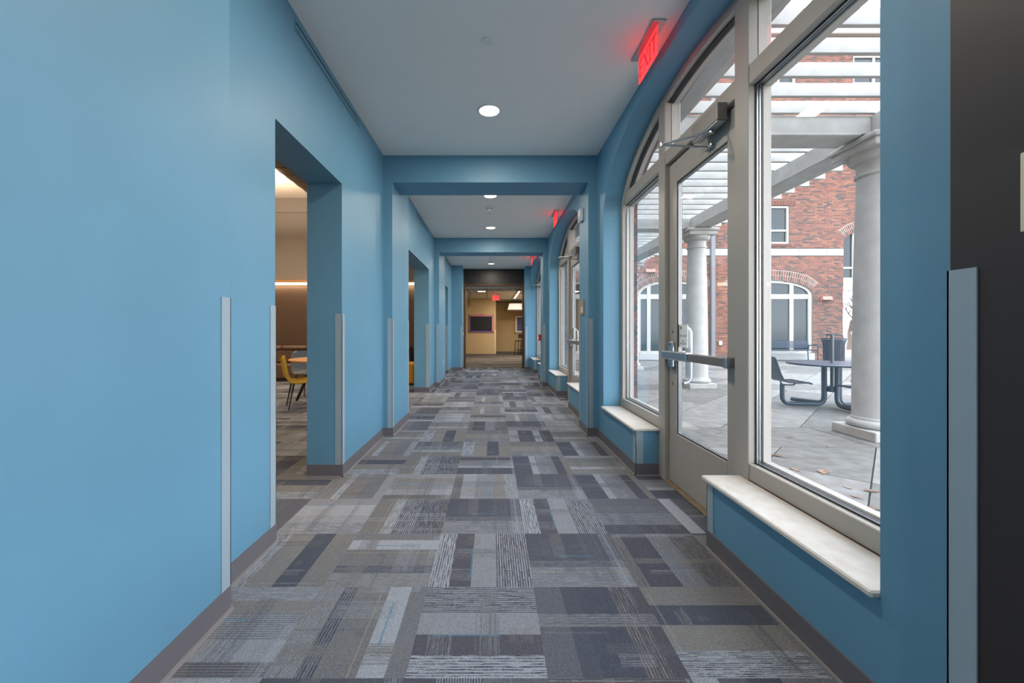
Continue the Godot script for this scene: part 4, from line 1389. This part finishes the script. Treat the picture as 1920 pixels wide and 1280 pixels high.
# ------------------------------------------------------------------ lobby contents
func build_lobby_things() -> void:
	var t := thing("rolling_grille", "raised rolling grille under the dark lobby header", "grille", g(0.06, 13.32, 2.56))
	add(t, "bottom_bar", MB.new().cb(-0.93, 0.93, 0.07, 0.12, -0.05, 0.05, 0.005), M["grille_grey"])
	for i in 26:
		var b := MB.new()
		var x := -0.9 + i * 0.072
		b.tube([Vector3(x, 0.0, 0.02), Vector3(x - 0.05, 0.07, 0.02)], 0.012, 6)
		add(t, "link", b, M["dark_grey_plastic"])
	add(t, "lower_rod", MB.new().tube([Vector3(-0.93, 0.0, 0.02), Vector3(0.93, 0.0, 0.02)], 0.008, 6), M["grille_grey"])
	t = thing("hanging_cable", "black cable loop hanging beside the lobby opening", "cable", g(-0.80, 13.5, 2.0))
	add(t, "cable", MB.new().tube([Vector3(-0.04, 0.75, 0), Vector3(0.0, 0.55, 0.01), Vector3(0.06, 0.5, 0), Vector3(0.03, 0.3, 0.01), Vector3(0.0, 0.1, 0), Vector3(0.03, 0.02, 0), Vector3(0.06, 0.12, 0), Vector3(0.03, 0.22, 0.0)], 0.011, 8), M["black_metal"])
	t = thing("notice_board", "black notice board with purple and pink border on the tan wall", "board", g(-0.53, 19.69, 1.14))
	add(t, "backing", MB.new().cb(-0.62, 0.62, 0.0, 0.88, 0.0, -0.02, 0.004), M["oak"])
	add(t, "board", MB.new().bd(-0.55, 0.55, 0.08, 0.81, -0.02, -0.026), M["board_black"])
	var bd_ := MB.new()
	bd_.bd(-0.59, -0.53, 0.03, 0.85, -0.02, -0.03).bd(-0.59, 0.59, 0.03, 0.08, -0.02, -0.03)
	add(t, "border", bd_, M["border_purple"])
	add(t, "border", MB.new().bd(0.53, 0.59, 0.03, 0.85, -0.02, -0.03).bd(-0.59, 0.59, 0.80, 0.85, -0.02, -0.03), M["border_pink"])
	add(t, "decoration", MB.new().tube([Vector3(-0.15, 0.86, 0.03), Vector3(0.0, 0.91, 0.03), Vector3(0.15, 0.86, 0.03)], 0.03, 8), M["border_pink"])
	t = thing("framed_print", "framed blue print on the far tan lobby wall", "picture", g(1.65, 21.98, 1.1))
	var fr := MB.new()
	fr.bd(-0.42, -0.38, 0.0, 1.0, 0, -0.03).bd(0.38, 0.42, 0.0, 1.0, 0, -0.03).bd(-0.42, 0.42, 0.0, 0.04, 0, -0.03).bd(-0.42, 0.42, 0.96, 1.0, 0, -0.03)
	add(t, "frame", fr, M["oak"])
	add(t, "mount", MB.new().bd(-0.38, 0.38, 0.04, 0.96, 0.0, -0.012), M["white_plastic"])
	var pr := mat("print_blue", hex(150, 160, 196), 0.7)
	pr.albedo_texture = noise_tex(0.02, hex(70, 80, 140), hex(236, 232, 240), 256, 77, 3)
	add(t, "print", MB.new().bd(-0.27, 0.27, 0.14, 0.86, -0.012, -0.015), pr)
	t = thing("exit_sign_box", "red EXIT sign box hanging from the lobby ceiling", "exit sign", g(0.16, 17.0, 2.53))
	add(t, "box", MB.new().cb(-0.15, 0.15, 0.0, 0.2, -0.025, 0.025, 0.006), M["exit_glow"])
	add(t, "stem", MB.new().tube([Vector3(0, 0.2, 0), Vector3(0, 0.31, 0)], 0.012, 8), M["white_plastic"])
	text(t, "EXIT", 0.12, Vector3(0, 0.09, 0.0255), 0.0, M["exit_letter"], 0.001)
	for i in 2:
		var a: Array = [[-0.42, 16.2], [1.65, 18.3]][i]
		var p := thing("lobby_downlight", "square glowing lobby ceiling light " + ("left of the exit sign box" if i == 0 else "right of the exit sign box"), "ceiling light", g(a[0], a[1], 2.832), 0.0, "lobby ceiling lights")
		add(p, "frame", MB.new().cb(-0.17, 0.17, -0.008, 0.0, -0.17, 0.17, 0.002), M["white_plastic"])
		add(p, "lens", MB.new().bd(-0.15, 0.15, -0.010, -0.008, -0.15, 0.15), M["lens_glow"])
		area(p, Vector3(0, -0.016, 0), true, 0.28, 0.28, hex(255, 242, 226), 3.6)
	t = thing("linear_ceiling_light", "long thin glowing line light in the lobby ceiling", "ceiling light", g(1.11, 18.0, 2.832))
	add(t, "lens", MB.new().cb(-0.03, 0.03, -0.012, 0.0, -1.8, 1.8, 0.003), M["lens_glow"])
	area(t, Vector3(0, -0.018, 0), true, 0.06, 3.5, hex(255, 244, 230), 3.2)
	t = thing("white_canopy", "white boxed canopy projecting from the lobby wall", "canopy", g(1.9, 21.1, 2.32))
	add(t, "box", MB.new().prism(PackedVector2Array([Vector2(-1.1, 0.0), Vector2(0.28, 0.0), Vector2(0.28, 0.3), Vector2(-1.02, 0.3)]), "z", -0.88, 0.88), M["white_plastic"])
	add(t, "edge_band", MB.new().bd(-1.13, 0.28, -0.02, 0.0, -0.9, 0.88), M["grille_grey"])
	for a in [[1.42, 20.4, 0.4], [1.75, 20.9, -0.5]]:
		var s := thing("bar_stool", "black high-backed bar stool " + ("beside the lobby opening jamb" if a[0] < 1.6 else "beneath the framed blue print"), "stool", g(a[0], a[1]), a[2], "lobby bar stools")
		add(s, "seat", MB.new().cb(-0.19, 0.19, 0.70, 0.74, -0.19, 0.19, 0.015), M["black_metal"])
		add(s, "backrest", MB.new().cb(-0.18, 0.18, 0.88, 1.06, -0.2, -0.175, 0.01), M["black_metal"])
		for q in [[1, 1], [1, -1], [-1, 1], [-1, -1]]:
			add(s, "leg", MB.new().tube([Vector3(q[0] * 0.17, 0.70, q[1] * 0.17), Vector3(q[0] * 0.21, 0.0, q[1] * 0.21)], 0.016, 8), M["black_metal"])
		for q in [-1, 1]:
			add(s, "back_post", MB.new().tube([Vector3(q * 0.17, 0.72, 0.18), Vector3(q * 0.17, 1.04, 0.19)], 0.013, 8), M["black_metal"])
		add(s, "foot_ring", MB.new().bd(-0.2, 0.2, 0.25, 0.275, -0.2, -0.18).bd(-0.2, 0.2, 0.25, 0.275, 0.18, 0.2), M["black_metal"])

# ------------------------------------------------------------------ courtyard furniture
func tube_bend(pts: Array, r: float) -> Array:
	# rounds the inner corners of a polyline
	var out := [pts[0]]
	for i in range(1, pts.size() - 1):
		var p: Vector3 = pts[i]
		var a: Vector3 = p + ((pts[i - 1] as Vector3) - p).normalized() * r
		var b: Vector3 = p + ((pts[i + 1] as Vector3) - p).normalized() * r
		for k in 7:
			var t := k / 6.0
			out.append(a.lerp(p, t).lerp(p.lerp(b, t), t))
	out.append(pts[pts.size() - 1])
	return out

func build_courtyard_things() -> void:
	# picnic table with three mesh seats
	var T := thing("picnic_table", "round dark metal courtyard table with attached mesh seats and centre pole", "table", g(5.44, 6.4))
	add(T, "table_top", MB.new().lathe(Vector3.ZERO, [Vector2(0.0, 0.68), Vector2(0.59, 0.675), Vector2(0.606, 0.685), Vector2(0.606, 0.70), Vector2(0.59, 0.708), Vector2(0.0, 0.708)], 48), M["navy_metal"])
	add(T, "centre_pole", MB.new().tube([Vector3(0, 0.28, 0), Vector3(0, 1.16, 0)], 0.024, 14), M["dark_metal"])
	add(T, "hub_bracket", MB.new().cb(-0.09, 0.09, 0.25, 0.33, -0.09, 0.09, 0.01), M["navy_metal"])
	var dirs := [Vector3(-0.99, 0, -0.12), Vector3(-0.12, 0, 0.99), Vector3(0.99, 0, 0.12)]
	for v in dirs:
		var o: Vector3 = v
		var leg := MB.new()
		var path := [o * 0.11 + Vector3.UP * 0.675, o * 0.11 + Vector3.UP * 0.045, o * 0.74 + Vector3.UP * 0.045, o * 0.74 + Vector3.UP * 0.36]
		leg.tube(tube_bend(path, 0.13), 0.033, 14)
		add(T, "leg", leg, M["navy_metal"])
		# seat: perforated mesh look by slats in a frame, curved back
		var s := Node3D.new()
		s.name = "mesh_seat"
		T.add_child(s, true)
		s.position = o * 0.64
		s.rotation.y = atan2(-o.x, -o.z) - PI / 2   # local +X looks at the table
		var prof := [Vector2(0.22, 0.395), Vector2(0.17, 0.41), Vector2(0.0, 0.405), Vector2(-0.12, 0.415), Vector2(-0.19, 0.46), Vector2(-0.235, 0.55), Vector2(-0.27, 0.67), Vector2(-0.30, 0.77), Vector2(-0.325, 0.80)]
		var b := MB.new()
		for i in prof.size() - 1:
			var p0: Vector2 = prof[i]
			var p1: Vector2 = prof[i + 1]
			var e := (p1 - p0).normalized()
			var nn := Vector3(-e.y, e.x, 0)
			if nn.y < 0.0:
				nn = -nn
			for side: float in [0.0, -0.012]:
				var f := nn * side
				b.quad(Vector3(p0.x, p0.y, -0.2) + f, Vector3(p0.x, p0.y, 0.2) + f, Vector3(p1.x, p1.y, 0.2) + f, Vector3(p1.x, p1.y, -0.2) + f, nn if side == 0.0 else -nn)
		add(s, "seat_sheet", b, M["dark_metal"])
		var rim := MB.new()
		for z in [-0.2, 0.2]:
			var pts := []
			for p in prof:
				pts.append(Vector3(p.x, p.y - 0.004, z))
			rim.tube(pts, 0.013, 8)
		rim.tube([Vector3(0.22, 0.393, -0.2), Vector3(0.22, 0.393, 0.2)], 0.013, 8).tube([Vector3(-0.325, 0.797, -0.2), Vector3(-0.325, 0.797, 0.2)], 0.013, 8)
		add(s, "rim", rim, M["navy_metal"])
		add(s, "support", MB.new().tube(tube_bend([Vector3(-0.13, 0.40, 0.0), Vector3(-0.10, 0.345, 0.0), Vector3(0.08, 0.345, 0.0), Vector3(0.11, 0.40, 0.0)], 0.03), 0.012, 8), M["navy_metal"])
	add(T, "stub_foot", MB.new().tube(tube_bend([Vector3(-0.05, 0.66, -0.1), Vector3(-0.05, 0.045, -0.1), Vector3(-0.26, 0.045, -0.52)], 0.1), 0.033, 12), M["navy_metal"])
	# bench
	var Bn := thing("slatted_bench", "dark blue slatted metal bench under the arched brick window", "bench", g(12.25, 16.45))
	for i in 8:
		var zz := 0.22 - i * 0.056
		add(Bn, "seat_slat", MB.new().cb(-1.0, 1.0, 0.43, 0.455, -zz - 0.02, -zz + 0.02, 0.004), M["navy_metal"])
	for i in 6:
		add(Bn, "back_slat", MB.new().cb(-1.0, 1.0, 0.52 + i * 0.05, 0.555 + i * 0.05, 0.23 + i * 0.012, 0.25 + i * 0.012, 0.004), M["navy_metal"])
	for x in [-0.95, 0.95]:
		var arm := MB.new()
		arm.tube(tube_bend([Vector3(x, 0.0, 0.24), Vector3(x, 0.66, 0.26), Vector3(x, 0.62, -0.24), Vector3(x, 0.44, -0.22)], 0.08), 0.02, 8)
		arm.tube([Vector3(x, 0.0, -0.24), Vector3(x, 0.82, -0.30)], 0.02, 8)
		arm.tube([Vector3(x, 0.42, 0.24), Vector3(x, 0.42, -0.26)], 0.018, 8)
		add(Bn, "arm_frame", arm, M["navy_metal"])
	# litter bin
	var L := thing("litter_bin", "dark slatted litter bin with flared rim and flat lid near the brick corner", "litter bin", g(11.96, 14.0))
	add(L, "liner", MB.new().lathe(Vector3.ZERO, [Vector2(0.0, 0.06), Vector2(0.25, 0.06), Vector2(0.27, 0.92), Vector2(0.0, 0.92)], 24), M["black_metal"])
	for k in 30:
		var a := TAU * k / 30.0
		var o := Vector3(cos(a), 0, sin(a))
		add(L, "bar", MB.new().tube([o * 0.28 + Vector3.UP * 0.05, o * 0.29 + Vector3.UP * 0.75, o * 0.345 + Vector3.UP * 0.96], 0.011, 6), M["navy_metal"])
	add(L, "rim_ring", MB.new().lathe(Vector3.ZERO, [Vector2(0.33, 0.95), Vector2(0.36, 0.95), Vector2(0.36, 0.975), Vector2(0.33, 0.975), Vector2(0.33, 0.95)], 30), M["navy_metal"])
	add(L, "foot_ring", MB.new().lathe(Vector3.ZERO, [Vector2(0.22, 0.0), Vector2(0.30, 0.0), Vector2(0.30, 0.06), Vector2(0.22, 0.06)], 30), M["navy_metal"])
	add(L, "lid", MB.new().lathe(Vector3.ZERO, [Vector2(0.0, 1.07), Vector2(0.2, 1.07), Vector2(0.24, 1.095), Vector2(0.22, 1.12), Vector2(0.0, 1.13)], 28), M["black_metal"])
	for k in 3:
		var a := TAU * k / 3.0 + 0.4
		var o := Vector3(cos(a), 0, sin(a))
		add(L, "lid_post", MB.new().tube([o * 0.3 + Vector3.UP * 0.96, o * 0.2 + Vector3.UP * 1.08], 0.009, 6), M["black_metal"])
	# bare tree seen through the passage
	var tr := thing("bare_tree", "bare twiggy winter tree beyond the brick passage", "tree", g(21.3, 23.9))
	var wood := MB.new()
	rng.seed = 21
	branch(wood, Vector3.ZERO, Vector3(0.02, 1, 0.02), 1.2, 0.13, 0)
	add(tr, "branches", wood, M["twig"])
	add(tr, "mulch_bed", MB.new().lathe(Vector3.ZERO, [Vector2(1.6, -0.03), Vector2(1.2, 0.05), Vector2(0.0, 0.12)], 24), M["mulch"])
	# fallen leaves
	var spots := [[1347, 811], [1458, 855], [1489, 880], [1544, 885], [1634, 921], [1591, 915], [1605, 932], [1634, 954], [1553, 837], [1481, 820], [1216, 714], [1227, 737], [1221, 752], [1304, 757]]
	for i in spots.size():
		var s: Array = spots[i]
		var d: float = EYE * 750.0 / (s[1] - 620.7)
		var X: float = (s[0] - 922.5) / 750.0 * d
		var size: float = [0.05, 0.06, 0.05, 0.075, 0.055, 0.03, 0.035, 0.06, 0.03, 0.03, 0.05, 0.06, 0.06, 0.04][i]
		var lf := thing("fallen_leaf", "dry brown fallen leaf lying on the courtyard concrete", "leaf", g(X, d), rng.randf_range(0.0, TAU), "fallen leaves on the paving")
		var outline := [Vector2(-1, 0), Vector2(-0.55, 0.28), Vector2(-0.4, 0.6), Vector2(-0.1, 0.35), Vector2(0.2, 0.62), Vector2(0.4, 0.3), Vector2(1, 0.08), Vector2(1, -0.08), Vector2(0.4, -0.3), Vector2(0.2, -0.62), Vector2(-0.1, -0.35), Vector2(-0.4, -0.6), Vector2(-0.55, -0.28)]
		var b := MB.new()
		var top := []
		for p in outline:
			top.append(Vector3(p.x * size, 0.003 + 0.28 * size * (p.y * p.y + 0.25 * sin(p.x * 4.0 + i) * 0.5 + 0.13), p.y * size))
		var ctr := Vector3(0, 0.003 + 0.02 * size, 0)
		for k in top.size():
			var a: Vector3 = top[k]
			var c: Vector3 = top[(k + 1) % top.size()]
			var nn := (c - ctr).cross(a - ctr).normalized()
			if nn.y < 0:
				nn = -nn
			b.tri(ctr, a, c, nn, nn, nn)
			b.tri(ctr - Vector3.UP * 0.0015, a - Vector3.UP * 0.0015, c - Vector3.UP * 0.0015, -nn, -nn, -nn)
		add(lf, "blade", b, M["leaf_%d" % (i % 3)])
		add(lf, "stem", MB.new().tube([Vector3(size, 0.005, 0), Vector3(size * 1.5, 0.004, size * 0.15)], 0.0015, 5), M["leaf_1"])

func branch(b: MB, p: Vector3, dir: Vector3, len: float, r: float, depth: int) -> void:
	var q := p + dir * len
	b.tube([p, p.lerp(q, 0.5) + Vector3(rng.randf_range(-1, 1), 0, rng.randf_range(-1, 1)) * len * 0.04, q], [r, r * 0.85, r * 0.7], 5 if depth > 1 else 8, false)
	if depth >= 7:
		return
	var n := 3 if depth < 4 else 2
	if depth == 0:
		n = 5
	for i in n:
		var side := Vector3(rng.randf_range(-1, 1), rng.randf_range(0.0, 0.5), rng.randf_range(-1, 1)).normalized()
		branch(b, q, (dir * 0.8 + side * 0.75).normalized(), len * rng.randf_range(0.55, 0.8), r * 0.64, depth + 1)
